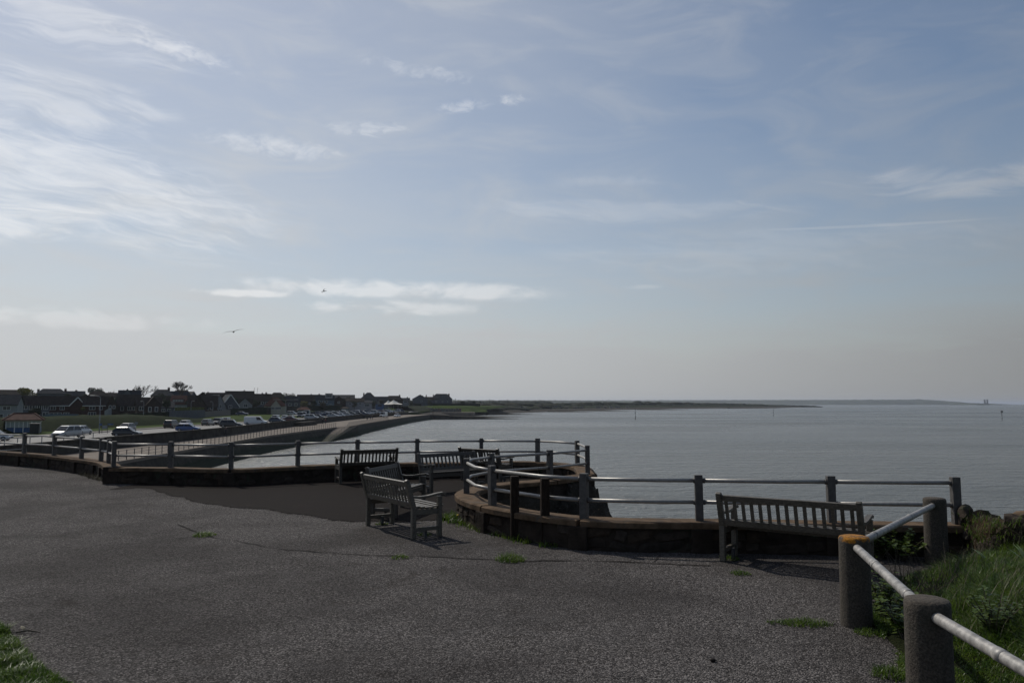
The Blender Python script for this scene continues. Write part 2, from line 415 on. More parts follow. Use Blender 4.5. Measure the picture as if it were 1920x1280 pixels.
    simple('headlight', (0.55, 0.56, 0.58), 0.12, var=0.02); simple('tail_light', (0.22, 0.012, 0.010), 0.2, var=0.02)
    for nm, c in {'white': (0.62, 0.63, 0.64), 'silver': (0.36, 0.37, 0.38), 'grey': (0.13, 0.135, 0.14), 'black': (0.018, 0.018, 0.020), 'navy': (0.018, 0.030, 0.075),
                  'blue': (0.030, 0.075, 0.22), 'dark_red': (0.085, 0.016, 0.016), 'dark_blue': (0.030, 0.045, 0.075), 'brown': (0.05, 0.04, 0.036), 'pale_green': (0.20, 0.24, 0.21), 'pale_blue': (0.17, 0.23, 0.29)}.items():
        simple('car_' + nm, c, 0.28, metal=0.15, var=0.03, scale=1, coat=0.6)
    simple('plastic_black', (0.02, 0.02, 0.021), 0.6, var=0.1)
    simple('gull', (0.07, 0.066, 0.064), 0.8, var=0.3, scale=7)
    # clothed figures: colour by height on the body
    for nm, top, leg in (('clothes_dark', (0.022, 0.023, 0.028), (0.018, 0.018, 0.022)), ('clothes_navy', (0.025, 0.035, 0.065), (0.03, 0.03, 0.035)),
                         ('clothes_brown', (0.07, 0.055, 0.045), (0.02, 0.022, 0.03)), ('clothes_red', (0.12, 0.03, 0.03), (0.022, 0.025, 0.04))):
        mt, g, bs = new_mat(nm)
        z = g.xyz(g.n('ShaderNodeTexCoord').outputs['Object'])[2]
        c = g.mix(g.ss(z, 0.84, 0.86), leg, top); c = g.mix(g.ss(z, 1.45, 1.47), c, (0.35, 0.22, 0.17))
        c = g.mix(g.ss(z, 1.63, 1.65), c, (0.03, 0.022, 0.017)); g.put(bs.inputs['Base Color'], c); bs.inputs['Roughness'].default_value = 0.85
build_materials()

# ------------------------------------------------------------------ mesh helpers
class MB:
    def __init__(s): s.v = []; s.f = []
    def poly(s, pts):
        b = len(s.v); s.v += [tuple(p) for p in pts]; s.f.append(tuple(range(b, b + len(pts)))); return s
    def box(s, x0, x1, y0, y1, z0, z1):
        b = len(s.v)
        s.v += [(x, y, z) for z in (z0, z1) for (x, y) in ((x0, y0), (x1, y0), (x1, y1), (x0, y1))]
        s.f += [tuple(b + i for i in q) for q in ((3, 2, 1, 0), (4, 5, 6, 7), (0, 1, 5, 4), (1, 2, 6, 5), (2, 3, 7, 6), (3, 0, 4, 7))]
        return s
    def bar(s, p, q, wd, dp, up=(0, 0, 1)):
        """box from p to q, wd across, dp along up"""
        p = Vector(p); q = Vector(q); a = (q - p).normalized(); up = Vector(up)
        side = a.cross(up)
        if side.length < 1e-4: side = a.cross(Vector((0, 1, 0)))
        side.normalize(); u = side.cross(a).normalized()
        b = len(s.v)
        for e in (p, q):
            for (i, j) in ((-1, -1), (1, -1), (1, 1), (-1, 1)): s.v.append(tuple(e + side * (i * wd / 2) + u * (j * dp / 2)))
        s.f += [tuple(b + i for i in k) for k in ((3, 2, 1, 0), (4, 5, 6, 7), (0, 1, 5, 4), (1, 2, 6, 5), (2, 3, 7, 6), (3, 0, 4, 7))]
        return s
    def prism(s, pts, off):
        """polygon pts (3-D) swept by vector off"""
        n = len(pts); b = len(s.v); off = Vector(off)
        s.v += [tuple(p) for p in pts] + [tuple(Vector(p) + off) for p in pts]
        s.f.append(tuple(range(b + n - 1, b - 1, -1))); s.f.append(tuple(range(b + n, b + 2 * n)))
        for i in range(n):
            j = (i + 1) % n; s.f.append((b + i, b + j, b + n + j, b + n + i))
        return s
    def tube(s, pts, rad, seg=8, cap=True):
        pts = [Vector(p) for p in pts]; n = len(pts)
        rad = rad if isinstance(rad, (list, tuple)) else [rad] * n
        b = len(s.v); prev = None
        for i, p in enumerate(pts):
            t = (pts[min(i + 1, n - 1)] - pts[max(i - 1, 0)]).normalized()
            ref = prev if prev is not None else (Vector((0, 0, 1)) if abs(t.z) < 0.9 else Vector((1, 0, 0)))
            sd_ = t.cross(ref)
            if sd_.length < 1e-5: sd_ = t.cross(Vector((0, 1, 0)))
            sd_.normalize(); u = sd_.cross(t).normalized(); prev = u
            for k in range(seg):
                a = 2 * pi * k / seg
                s.v.append(tuple(p + (sd_ * cos(a) + u * sin(a)) * rad[i]))
        for i in range(n - 1):
            for k in range(seg):
                k2 = (k + 1) % seg
                s.f.append((b + i * seg + k, b + i * seg + k2, b + (i + 1) * seg + k2, b + (i + 1) * seg + k))
        if cap:
            s.f.append(tuple(b + k for k in range(seg - 1, -1, -1)))
            s.f.append(tuple(b + (n - 1) * seg + k for k in range(seg)))
        return s
    def lathe(s, prof, seg=24, c=(0, 0, 0)):
        b = len(s.v)
        for (r, z) in prof:
            for k in range(seg):
                a = 2 * pi * k / seg; s.v.append((c[0] + r * cos(a), c[1] + r * sin(a), c[2] + z))
        n = len(prof)
        for i in range(n - 1):
            for k in range(seg):
                k2 = (k + 1) % seg
                s.f.append((b + i * seg + k, b + i * seg + k2, b + (i + 1) * seg + k2, b + (i + 1) * seg + k))
        s.f.append(tuple(b + k for k in range(seg - 1, -1, -1))); s.f.append(tuple(b + (n - 1) * seg + k for k in range(seg)))
        return s
    def ball(s, c, r, seg=8, rings=6):
        b = len(s.v); r = r if isinstance(r, (tuple, list)) else (r, r, r)
        for i in range(1, rings):
            t = pi * i / rings
            for k in range(seg):
                a = 2 * pi * k / seg
                s.v.append((c[0] + r[0] * sin(t) * cos(a), c[1] + r[1] * sin(t) * sin(a), c[2] + r[2] * cos(t)))
        top = len(s.v); s.v.append((c[0], c[1], c[2] + r[2])); s.v.append((c[0], c[1], c[2] - r[2]))
        for i in range(rings - 2):
            for k in range(seg):
                k2 = (k + 1) % seg
                s.f.append((b + i * seg + k, b + (i + 1) * seg + k, b + (i + 1) * seg + k2, b + i * seg + k2))
        for k in range(seg):
            k2 = (k + 1) % seg
            s.f.append((top, b + k, b + k2)); s.f.append((top + 1, b + (rings - 2) * seg + k2, b + (rings - 2) * seg + k))
        return s
    def mesh(s, name, mat, smooth=False):
        me = bpy.data.meshes.new(name)
        me.from_pydata(s.v, [], s.f); me.update()
        if mat: me.materials.append(MATS[mat])
        if smooth: me.polygons.foreach_set('use_smooth', [True] * len(me.polygons))
        return me
    def build(s, name, mat, parent=None, smooth=False, bevel=0.0, loc=None):
        return link(name, s.mesh(name, mat, smooth), parent, bevel, loc)
def link(name, me, parent=None, bevel=0.0, loc=None):
    o = bpy.data.objects.new(name, me); COL.objects.link(o)
    if parent is not None: o.parent = parent
    if loc is not None: o.location = loc
    if bevel:
        m = o.modifiers.new('bevel', 'BEVEL'); m.width = bevel; m.segments = 2; m.limit_method = 'ANGLE'; m.angle_limit = radians(40)
    return o
def tag(o, label=None, cat=None, group=None, kind=None):
    if label: o['label'] = label
    if cat: o['category'] = cat
    if group: o['group'] = group
    if kind: o['kind'] = kind
    return o
def thing(name, label, cat, loc=(0, 0, 0), rz=0.0, group=None):
    o = bpy.data.objects.new(name, None); COL.objects.link(o)
    o.empty_display_size = 0.2
    o.location = loc; o.rotation_euler = (0, 0, rz)
    return tag(o, label, cat, group)
def struct(name, mb, mat, smooth=False, label=None):
    o = mb.build(name, mat, None, smooth); o['kind'] = 'structure'
    if label: o['label'] = label
    return o
def copy_tree(o, parent=None):
    c = o.copy(); COL.objects.link(c); c.parent = parent
    for ch in list(o.children): copy_tree(ch, c)
    return c
def smoothstep(a, b, x):
    t = max(0.0, min(1.0, (x - a) / (b - a))); return t * t * (3 - 2 * t)
def catmull(pts, n):
    out = []
    P = [pts[0] * 2 - pts[1]] + list(pts) + [pts[-1] * 2 - pts[-2]]
    for i in range(1, len(P) - 2):
        a, b, c, d = P[i - 1], P[i], P[i + 1], P[i + 2]
        for k in range(n):
            t = k / n
            out.append(0.5 * ((2 * b) + (c - a) * t + (2 * a - 5 * b + 4 * c - d) * t * t + (3 * b - a - 3 * c + d) * t ** 3))
    out.append(pts[-1].copy())
    return out

HAZE_D = 6.0e-5
SEA_Z, PROM_Z, ROAD_Z, RWALL_Z = -7.1, -4.3, -3.1, -2.6

# ================================================================== SETTING
def strip(rows):
    """grid from equal-length rows of points"""
    mb = MB(); n = len(rows[0])
    for r in rows: mb.v += [tuple(p) for p in r]
    for i in range(len(rows) - 1):
        for k in range(n - 1):
            a = i * n + k; mb.f.append((a, a + 1, a + n + 1, a + n))
    return mb
def interp(x, xs, ys): return float(np.interp(x, xs, ys))

# sea: one sheet to the horizon
struct('sea', MB().poly([(-38000, -300, SEA_Z), (38000, -300, SEA_Z), (38000, 42000, SEA_Z), (-38000, 42000, SEA_Z)]), 'sea')

# ---- lower land on the left: green, berm, rise behind the houses
RW = [(-54.5, -60), (-54.8, 20), (-55.2, 60), (-55.6, 110), (-55.8, 154), (-60.2, 212), (-63.5, 300), (-64.0, 380), (-62.0, 470), (-60, 520)]
def rw_x(y): return interp(y, [p[1] for p in RW], [p[0] for p in RW])
def land_z(x, y):
    b = interp(y, [0, 200, 250, 300, 390, 520, 700, 1500], [-3.1, -2.9, -2.7, -2.4, -1.6, -0.3, 0.5, 1.6])
    x0 = interp(y, [0, 300, 360, 520, 600], [-80, -80, -102, -102, -80])
    t = smoothstep(0, 1, (x0 - x) / 26.0)
    z = -3.16 * (1 - t) + b * t
    z += 0.9 * smoothstep(-84, -96, x) * smoothstep(-140, -110, x) * (1 - smoothstep(165, 240, y))
    z += min(7.0, max(0.0, (-150 - x) * 0.022))
    if y > 540: z += 0.8 * smoothstep(540, 700, y)
    if x > rw_x(y) - 0.3 and y < 540: z = -9.0
    return z
ys = list(range(-60, 240, 12)) + list(range(240, 560, 16)) + list(range(560, 900, 40)) + [1000, 1300, 1800, 2600]
rows = []
for y in ys:
    r = rw_x(y)
    xs = [-2600, -1600, -1000, -700, -500, -400, -330, -280, -240, -205, -180, -160, -145, -132, -122, -115, -110, -106, -102, -98, -95, -92, -89, -86, -83, -80, -76, -72, -68, r - 0.45, r - 0.25]
    rows.append([(x, y, land_z(x, y) + 0.12 * noise.noise(Vector((x * 0.05, y * 0.05, 0))) * (1 if x < -84 else 0)) for x in xs])
struct('green', strip(rows), 'grass_land', True)

# rough grass bank behind the road
rows = [[], [], [], [], []]
for k in range(61):
    y = 60 + k * 3.2; f = (1 - smoothstep(190, 250, y)) * (.35 + .65 * smoothstep(60, 110, y))
    for i, (x, h) in enumerate(((-84.5, -.15), (-86.2, .9), (-88.2, 1.75), (-92, 1.9), (-99, -.4))):
        xx = x + .5 * noise.noise(Vector((x, y * .12, 2)))
        rows[i].append((xx, y, land_z(xx, y) + h * f + .18 * f * noise.noise(Vector((xx * .4, y * .3, 0)))))
struct('grass_bank', strip(rows), 'grass_rough', True)
# ---- lower promenade with its sea wall, slipway and retaining wall
EDGE = [(-34, -60), (-37.5, 20), (-40.3, 60), (-42, 83), (-43, 98), (-45, 120), (-47.2, 152), (-47.2, 172), (-46.6, 209)]
FAR = [(-44.7, 217), (-46.5, 246), (-48.5, 310), (-50, 386), (-47.5, 456)]
ee = EDGE + FAR
struct('promenade', strip([[(x, y, PROM_Z) for x, y in ee], [(rw_x(y) + 0.2, y, PROM_Z) for x, y in ee]]), 'concrete_prom')
def sea_wall(name, pts, lab):
    t = thing(name, lab, 'sea wall')
    a = [(x, y, PROM_Z + 0.004) for x, y in pts]; b = [(x + 0.15, y, PROM_Z - 0.25) for x, y in pts]
    c = [(x + 0.9, y, -6.2) for x, y in pts]; d = [(x + 2.0, y, SEA_Z - 0.3) for x, y in pts]
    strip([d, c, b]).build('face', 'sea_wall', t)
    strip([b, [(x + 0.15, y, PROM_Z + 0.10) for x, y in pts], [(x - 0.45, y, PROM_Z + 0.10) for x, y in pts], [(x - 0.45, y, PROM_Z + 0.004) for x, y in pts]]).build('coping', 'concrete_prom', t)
    return t
sea_wall('sea_wall', EDGE, 'dark weedy concrete sea wall below the near stretch of lower promenade')
sea_wall('sea_wall', FAR, 'dark concrete sea wall beyond the slipway, running to the far ramp')
t = thing('slipway', 'pale concrete slipway ramp dropping from the lower promenade into the sea', 'slipway')
top = [(-46.6, 209, PROM_Z + .008), (-44.7, 217, PROM_Z + .008)]
strip([[(-47.2, 209, PROM_Z + .006), (-44.7, 217, PROM_Z + .006)], [(-46.8, 186, SEA_Z - .1), (-43.0, 184, SEA_Z - .1)]]).build('ramp', 'slip', t)
MB().poly([(-44.7, 217, PROM_Z), (-43.0, 184, SEA_Z - .1), (-42.4, 184, SEA_Z - .4), (-43.4, 226, SEA_Z - .4), (-44.2, 226, PROM_Z)]).build('side_wall', 'sea_wall', t)

t = thing('retaining_wall', 'long dark retaining wall between the lower promenade and the road above', 'wall')
prof = [(0.35, PROM_Z - .2), (0.15, RWALL_Z - .25), (0.15, RWALL_Z - .22), (0.28, RWALL_Z - .2), (0.28, RWALL_Z), (-0.28, RWALL_Z), (-0.28, ROAD_Z - .3)]
ry = [p for p in RW if p[1] <= 480]
rw2 = catmull([Vector((x, y, 0)) for x, y in ry], 5)
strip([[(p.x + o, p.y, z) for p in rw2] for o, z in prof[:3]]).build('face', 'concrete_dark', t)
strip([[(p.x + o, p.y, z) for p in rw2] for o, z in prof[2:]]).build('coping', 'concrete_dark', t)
o = MB().box(-61.2, -58.4, 218, 236, PROM_Z - .1, PROM_Z + 1.1).build('stair_block', 'concrete_dark'); tag(o, 'low dark concrete stair block against the retaining wall of the promenade', 'stair block')

# ---- road above it
ryy = [p.y for p in rw2 if p.y >= -20]
struct('road', strip([[(rw_x(y) - 0.3, y, ROAD_Z) for y in ryy], [(-72.0, y, ROAD_Z) for y in ryy]]), 'road')
kb = MB()
for k in range(len(ryy) - 1):
    kb.prism([(-72.0, ryy[k], ROAD_Z - .1), (-72.0, ryy[k], ROAD_Z + .12), (-72.2, ryy[k], ROAD_Z + .12), (-72.2, ryy[k], ROAD_Z - .1)], (0, ryy[k + 1] - ryy[k], 0))
struct('kerb', kb, 'kerb')
struct('footway', strip([[(-72.2, y, ROAD_Z + .115) for y in ryy], [(-75.2, y, ROAD_Z + .115) for y in ryy]]), 'footway')
struct('car_park', MB().poly([(-63.5, 335, ROAD_Z + .02), (-101, 335, ROAD_Z + .02), (-101, 520, ROAD_Z + .02), (-60.5, 520, ROAD_Z + .02)]), 'road')
lm = MB()
for y in np.arange(90, 330, 9.0): lm.box(-66.1, -65.95, y, y + 4, ROAD_Z + .004, ROAD_Z + .006)
o = struct('road_markings', lm, 'line_white')

# ---- far coast: beach, huts terrace, green slope and the low land towards the spit
SH = [(-47, 462), (-45, 520), (-38, 585), (-12, 690), (22, 827), (149, 1150), (340, 1470), (588, 1764), (830, 2205), (880, 2330)]
IN = [(0, -7.4), (14, -6.0), (28, -4.5), (48, -4.35), (62, -1.6), (85, 0.2), (400, 1.0), (2600, 2.2)]
shv = catmull([Vector((x, y, 0)) for x, y in SH], 4)
rows = []
for off, z in IN:
    r = []
    for i, p in enumerate(shv):
        far = smoothstep(900, 2300, p.y); zz = z if z < -4 else z * (1 - .5 * far) - 1.2 * far
        d = Vector((-0.30 - .45 * far, 0.95, 0)).normalized()
        q = p + d * off * (1 if off < 100 else (1.0 if i < len(shv) - 3 else .8))
        r.append((q.x, q.y, zz + (0.25 * noise.noise(q * 0.03) if off > 40 else 0)))
    rows.append(r)
struct('beach', strip(rows[:4]), 'sand')
struct('coast_land', strip(rows[3:]), 'grass_far', True)
struct('huts_terrace', MB().box(-74, -28, 574, 600, -6.5, -4.30), 'concrete_prom')
struct('huts_bank', strip([[(-76, 599, -4.4), (-60, 599, -4.4), (-44, 599, -4.4), (-32, 606, -4.4), (-20, 640, -4.5)], [(-76, 622, 0.1), (-60, 622, .3), (-44, 622, .2), (-34, 632, -.6), (-22, 668, -3.0)], [(-76, 760, 1.2), (-60, 760, 1.2), (-44, 760, .8), (-26, 760, .2), (-5, 760, -.5)]]), 'grass_land')

# ---- far hills beyond the marsh
def ridge(name, dist, prof, depth, rough, step):
    back = []; crest = []; foot = []; mid = []
    px = prof[0][0]
    while px <= prof[-1][0]:
        y = interp(px, [a for a, b in prof], [b for a, b in prof]) + rough * (noise.noise(Vector((px * .11, dist, 0))) + .6 * noise.noise(Vector((px * .45, dist, 3)))) * (1 if 2 < px - prof[0][0] and prof[-1][0] - px > 20 else .2)
        c = atd(px, y, dist); f = c.copy(); f.z = SEA_Z - 1; f.y -= depth * .4
        m = (c + f) * .5; m.z = SEA_Z + (c.z - SEA_Z) * .55; b = c.copy(); b.y += depth; b.z = c.z - 3 - abs(c.z) * .5
        back.append(b); crest.append(c); mid.append(m); foot.append(f); px += step
    return struct(name, strip([foot, mid, crest, back]), 'hill', True)
ridge('hills', 4200, [(560, 750), (700, 750), (850, 749.5), (900, 750), (1020, 750), (1150, 752), (1300, 754.5), (1420, 757)], 700, 1.0, 1.2)
ridge('hills', 7600, [(700, 752), (1000, 750.5), (1200, 750), (1400, 749.6), (1560, 749.4), (1700, 749), (1725, 748.4), (1755, 750.2), (1795, 753.0), (1812, 755.3), (1850, 756.0), (1868, 757.8)], 1200, .75, 1.3)

# ================================================================== CLIFF TOP
WZ = 0.39
def top_pts(lst): return [at(a, b, WZ) for a, b in lst]
S1 = top_pts([(45, 849), (101, 853), (152, 859), (189, 864), (203, 868), (213, 875)])
S1 = [S1[0] + (S1[0] - S1[1]) * k for k in (9, 6, 4, 2, 1)] + S1
S2 = top_pts([(213, 875), (320, 876), (433, 878), (558, 873), (670, 869.5), (782, 867), (902, 865.5), (1008, 866), (1083, 873), (1102, 888.5)])
S3 = top_pts([(1102, 888.5), (1031, 898), (920, 908), (875, 924), (923.6, 946), (1095, 970), (1312, 974.5), (1560, 978), (1795, 981)])
for s in (S1, S2, S3):
    for p in s: p.z = 0
C1, C2, C3 = catmull(S1, 3), catmull(S2, 4), catmull(S3, 5)
PATH = C1[:-1] + C2[:-1] + C3
def offset_line(pts, d):
    """shift a plan line to its right by d, mitred"""
    out = []
    for i, p in enumerate(pts):
        a = (p - pts[i - 1]).normalized() if i else None
        b = (pts[i + 1] - p).normalized() if i < len(pts) - 1 else None
        a = a or b; b = b or a
        na, nb = Vector((a.y, -a.x, 0)), Vector((b.y, -b.x, 0))
        m = (na + nb)
        m = m.normalized() if m.length > 1e-3 else na
        out.append(p + m * (d / max(0.35, m.dot(na))))
    return out

# ground of the viewing point: follows the parapet, runs behind the camera
right_end = [Vector((6.2, 9.2, 0)), Vector((7.4, 8.6, 0)), Vector((14, 8.0, 0)), Vector((45, 7, 0)), Vector((45, -30, 0)), Vector((-80, -30, 0)), Vector((-80, PATH[0].y, 0))]
bm = bmesh.new()
vs = [bm.verts.new((p.x, p.y, 0)) for p in PATH + right_end]
bm.faces.new(vs)
bmesh.ops.triangulate(bm, faces=bm.faces[:])
me = bpy.data.meshes.new('pavement'); bm.to_mesh(me); bm.free()
if me.polygons[0].normal.z < 0: me.flip_normals()
me.materials.append(MATS['asphalt'])
PAVE = link('pavement', me); PAVE['kind'] = 'structure'; PAVE['label'] = 'coarse grey asphalt of the cliff-top viewing point'
def sheet(name, pts, z, mat, parent=None):
    bm = bmesh.new(); f = bm.faces.new([bm.verts.new((p[0], p[1], z)) for p in pts]); bmesh.ops.triangulate(bm, faces=[f])
    me = bpy.data.meshes.new(name); bm.to_mesh(me); bm.free()
    if me.polygons[0].normal.z < 0: me.flip_normals()
    me.materials.append(MATS[mat]); o = link(name, me, parent)
    return o
# brown platform surfacing: its ragged front edge, then round inside the wall
front = [(212, 916), (262, 913), (300, 922), (345, 933), (400, 943), (455, 951), (520, 958), (590, 967), (650, 975), (700, 979), (770, 977), (830, 972)]
fr = []
for k in range(len(front) - 1):
    for q in range(6):
        t_ = q / 6; a, b = front[k], front[k + 1]
        p = at(a[0] + (b[0] - a[0]) * t_, a[1] + (b[1] - a[1]) * t_, 0); p.y += .30 * noise.noise(p * 1.3) + .16 * noise.noise(p * 5.0); fr.append(p)
inner2 = offset_line(C2, 0.1); inner3 = offset_line(C3, 0.1)
tip = min(range(len(inner3)), key=lambda i: inner3[i].x)
ring = inner3[:tip + 3][::-1] + inner2[::-1][1:-2]
o = sheet('platform_surface', [(p.x, p.y + .35) for p in fr] + [tuple(p) for p in ring], 0.0075, 'asphalt_brown', PAVE)
o.data.color_attributes.new('edge', 'FLOAT_COLOR', 'POINT'); o.data.color_attributes['edge'].data.foreach_set('color', [2.0] * 4 * len(o.data.vertices))
o = strip([[(p.x, p.y - .45, .0080) for p in fr], [(p.x, p.y + .36, .0080) for p in fr]]).build('platform_edge', 'asphalt_brown', PAVE); n_ = len(fr)
o.data.color_attributes.new('edge', 'FLOAT_COLOR', 'POINT'); o.data.color_attributes['edge'].data.foreach_set('color', [-.25] * 4 * n_ + [1.35] * 4 * n_)
def crack(pts, wd, mat='crack', z=0.0085):
    c = catmull([at(a, b, 0) for a, b in pts], 14)
    L = []; R = []
    for i, p in enumerate(c):
        p = p + Vector((0.03 * noise.noise(p * 4.0), 0.05 * noise.noise(p * 5.0 + Vector((9, 0, 0))), 0)); k = max(.15, .7 + 1.1 * noise.noise(p * 2.3)) * wd
        L.append((p.x, p.y + k, z)); R.append((p.x, p.y - k, z))
    strip([R, L]).build('crack', mat, PAVE)
crack([(335, 983), (365, 996), (392, 1006), (440, 1014), (520, 1028), (610, 1036), (700, 1041), (790, 1043), (880, 1047), (960, 1051), (1060, 1051), (1160, 1053), (1260, 1058), (1330, 1060)], 0.022)
crack([(1222, 1057), (1232, 1047), (1240, 1040)], 0.016)
crack([(570, 1034), (588, 1028), (598, 1025)], 0.014)
crack([(0, 1050), (90, 1041), (190, 1024), (260, 1018), (330, 1010), (375, 1005)], 0.012)
crack([(845, 977), (858, 968), (872, 965)], 0.014)

# cliff face under the parapet
def cliff_rows(pts, outs):
    rows = []
    for d, z in outs:
        r = offset_line(pts, -d); rows.append([(p.x + .25 * noise.noise(Vector((p.x, p.y, z)) * .8) * (1 if z < -.5 else 0), p.y + .25 * noise.noise(Vector((p.x + 7, p.y, z)) * .8) * (1 if z < -.5 else 0), z) for p in r])
    return strip(rows)
struct('cliff', cliff_rows(C1[:-1] + C2, [(0.17, 0.1), (0.2, -0.6), (0.4, -1.6), (0.7, -3.5), (1.2, -7.4)]), 'cliff', True)
struct('cliff_stairwell', cliff_rows(C3, [(0.17, 0.1), (0.18, -0.45), (0.2, -1.6), (0.22, -3.5), (0.25, -7.4)]), 'cliff', True)
mb = MB(); mb.ball((1.12, 16.7, -2.4), (1.36, 1.7, 2.72), 64, 48)
for i, v in enumerate(mb.v):
    p = Vector(v); d = (p - Vector((1.12, 16.7, -2.4))).normalized()
    p += d * (.26 * noise.noise(p * 1.6) + .20 * noise.noise(p * 4.0) + .13 * noise.noise(p * 9)); mb.v[i] = tuple(p)
struct('cliff_rock', mb, 'cliff', False)

# ---- parapet wall
def wall_seg(pts, half, z0, z1, batter=0.0):
    a = offset_line(pts, half + batter); b = offset_line(pts, half); c = offset_line(pts, -half)
    mb = strip([[(p.x, p.y, z0) for p in a], [(p.x, p.y, z1) for p in b], [(p.x, p.y, z1) for p in c], [(p.x, p.y, z0 - .3) for p in c]])
    n = len(pts); mb.f.append((0, n, 2 * n, 3 * n)); mb.f.append((n - 1, 4 * n - 1, 3 * n - 1, 2 * n - 1))
    return mb
STONES = []
for k in range(9):
    bm = bmesh.new(); rr = random.Random(k)
    bmesh.ops.create_cube(bm, size=1.0)
    bmesh.ops.bevel(bm, geom=bm.edges[:], offset=0.16, segments=1, affect='EDGES')
    for v in bm.verts: v.co += Vector([rr.uniform(-.07, .07) for _ in range(3)])
    me = bpy.data.meshes.new('stone'); bm.to_mesh(me); bm.free(); me.materials.append(MATS['wall_stone_%d' % (k % 4)]); STONES.append(me)
def stones_on(wall, pts, side, z_lo, z_hi, half, every=1.0, rng=random.Random(3)):
    """rubble stones set into one face of the wall"""
    face = offset_line(pts, half * side)
    L = [0.0]
    for i in range(1, len(face)): L.append(L[-1] + (face[i] - face[i - 1]).length)
    def pos(s):
        for i in range(1, len(L)):
            if s <= L[i] or i == len(L) - 1:
                f = (s - L[i - 1]) / max(1e-6, L[i] - L[i - 1]); d = (face[i] - face[i - 1]).normalized(); return face[i - 1].lerp(face[i], f), d
    nrow = 2
    for r in range(nrow):
        s = rng.uniform(0, .15)
        while s < L[-1] - .1:
            ln = rng.uniform(.14, .52) * every; hh = (z_hi - z_lo) / nrow * rng.uniform(.55, 1.05)
            if rng.random() < .25: s += ln; continue
            p, d = pos(min(L[-1], s + ln / 2)); n = Vector((d.y, -d.x, 0)) * side
            o = link('stone', rng.choice(STONES), wall)
            o.location = p + Vector((0, 0, z_lo + (r + .5) * (z_hi - z_lo) / nrow + rng.uniform(-.03, .03))) - n * rng.uniform(.036, .044)
            o.scale = (ln - .02, .10, hh); o.rotation_euler = (rng.uniform(-.05, .05), rng.uniform(-.3, .3), atan2(d.y, d.x))
            s += ln + rng.uniform(0, .03)
def sub_line(C, S, i, j):
    """the densified points of C between control points i and j of S"""
    k = (len(C) - 1) // (len(S) - 1); return C[i * k:j * k + 1]
def copings(wall, C, S, i0, i1, rng):
    for i in range(i0, i1):
        seg = [p.copy() for p in sub_line(C, S, i, i + 1)]
        d0 = (seg[1] - seg[0]).normalized(); d1 = (seg[-1] - seg[-2]).normalized()
        seg[0] += d0 * .006; seg[-1] -= d1 * .006
        dz = rng.uniform(-.008, .008)
        a = offset_line(seg, .205); b = offset_line(seg, -.205)
        zt = WZ + dz
        rows = [[(p.x, p.y, WZ - .085 + .006 * noise.noise(p * 6)) for p in a], [(p.x, p.y, zt - .015) for p in a], [(p.x * .95 + q.x * .05, p.y * .95 + q.y * .05, zt + .008 * noise.noise(p * 5)) for p, q in zip(a, b)],
                [(q.x * .95 + p.x * .05, q.y * .95 + p.y * .05, zt + .008 * noise.noise(q * 5)) for p, q in zip(a, b)], [(p.x, p.y, zt - .015) for p in b], [(p.x, p.y, WZ - .085) for p in b]]
        mb = strip(rows); n = len(seg)
        mb.f.append(tuple(r * n for r in range(6))); mb.f.append(tuple(r * n + n - 1 for r in range(5, -1, -1)))
        mb.f += [(k, k + 5 * n, k + 5 * n + 1, k + 1) for k in range(n - 1)]
        mb.build('coping', 'coping', wall)
def piers(wall, S, idx, sides):
    for i in idx:
        a = S[max(0, i - 1)]; b = S[min(len(S) - 1, i + 1)]; d = (b - a).normalized(); n = Vector((d.y, -d.x, 0)) * sides
        p = S[i]
        o = MB().box(-.13, .13, -.05, .05, -.05, WZ - .088).build('pier', 'wall_mortar', wall, bevel=.01)
        o.location = p + n * .175; o.rotation_euler = (0, 0, atan2(d.y, d.x))
rng = random.Random(11)
wl = thing('parapet_wall', 'low rubble parapet curving away at the left end of the viewing point', 'wall')
wall_seg(C1, .15, -.05, WZ - .084, .02).build('core', 'wall_mortar', wl)
copings(wl, C1, S1, 0, len(S1) - 1, rng); piers(wl, S1, range(5, 10), 1); stones_on(wl, C1[15:], 1, 0.0, WZ - .1, .17)
wl = thing('parapet_wall', 'low rubble parapet with brown coping round the sea side of the bench platform', 'wall')
wall_seg(C2, .15, -.05, WZ - .084, .02).build('core', 'wall_mortar', wl)
copings(wl, C2, S2, 0, len(S2) - 1, rng); piers(wl, S2, range(1, 8), 1); stones_on(wl, sub_line(C2, S2, 0, 8), 1, 0.0, WZ - .1, .17)
o = MB().box(-.16, .2, -.2, .2, -.05, WZ + .012).build('corner_pier', 'wall_mortar', wl, bevel=.015); o.location = S2[0]
wl = thing('parapet_wall', 'low rubble parapet with orange-brown coping wrapped round the sunken steps', 'wall')
wall_seg(C3, .15, -.05, WZ - .084, .02).build('core', 'wall_mortar', wl)
copings(wl, C3, S3, 0, len(S3) - 1, rng); piers(wl, S3, (4, 5, 6, 7), 1)
stones_on(wl, sub_line(C3, S3, 3, 8), 1, 0.0, WZ - .1, .17, 1.15); stones_on(wl, sub_line(C3, S3, 0, 3), -1, -.4, WZ - .1, .15, 1.3)

# sunken steps inside the loop of the wall
st = thing('stone_steps', 'sunken stone steps going down inside the looped parapet', 'steps')
for k in range(12):
    x0 = -.35 + k * .32
    MB().box(x0, x0 + .34, 11.3 - .05 * k * .2, 14.6, -.62 - .17 * k - .5, -.40 - .17 * k).build('step', 'wall_stone_1', st, bevel=.015)
MB().bar((-.35, 14.35, .0), (3.2, 14.9, -1.75), .22, .14).build('handrail_kerb', 'coping', st)

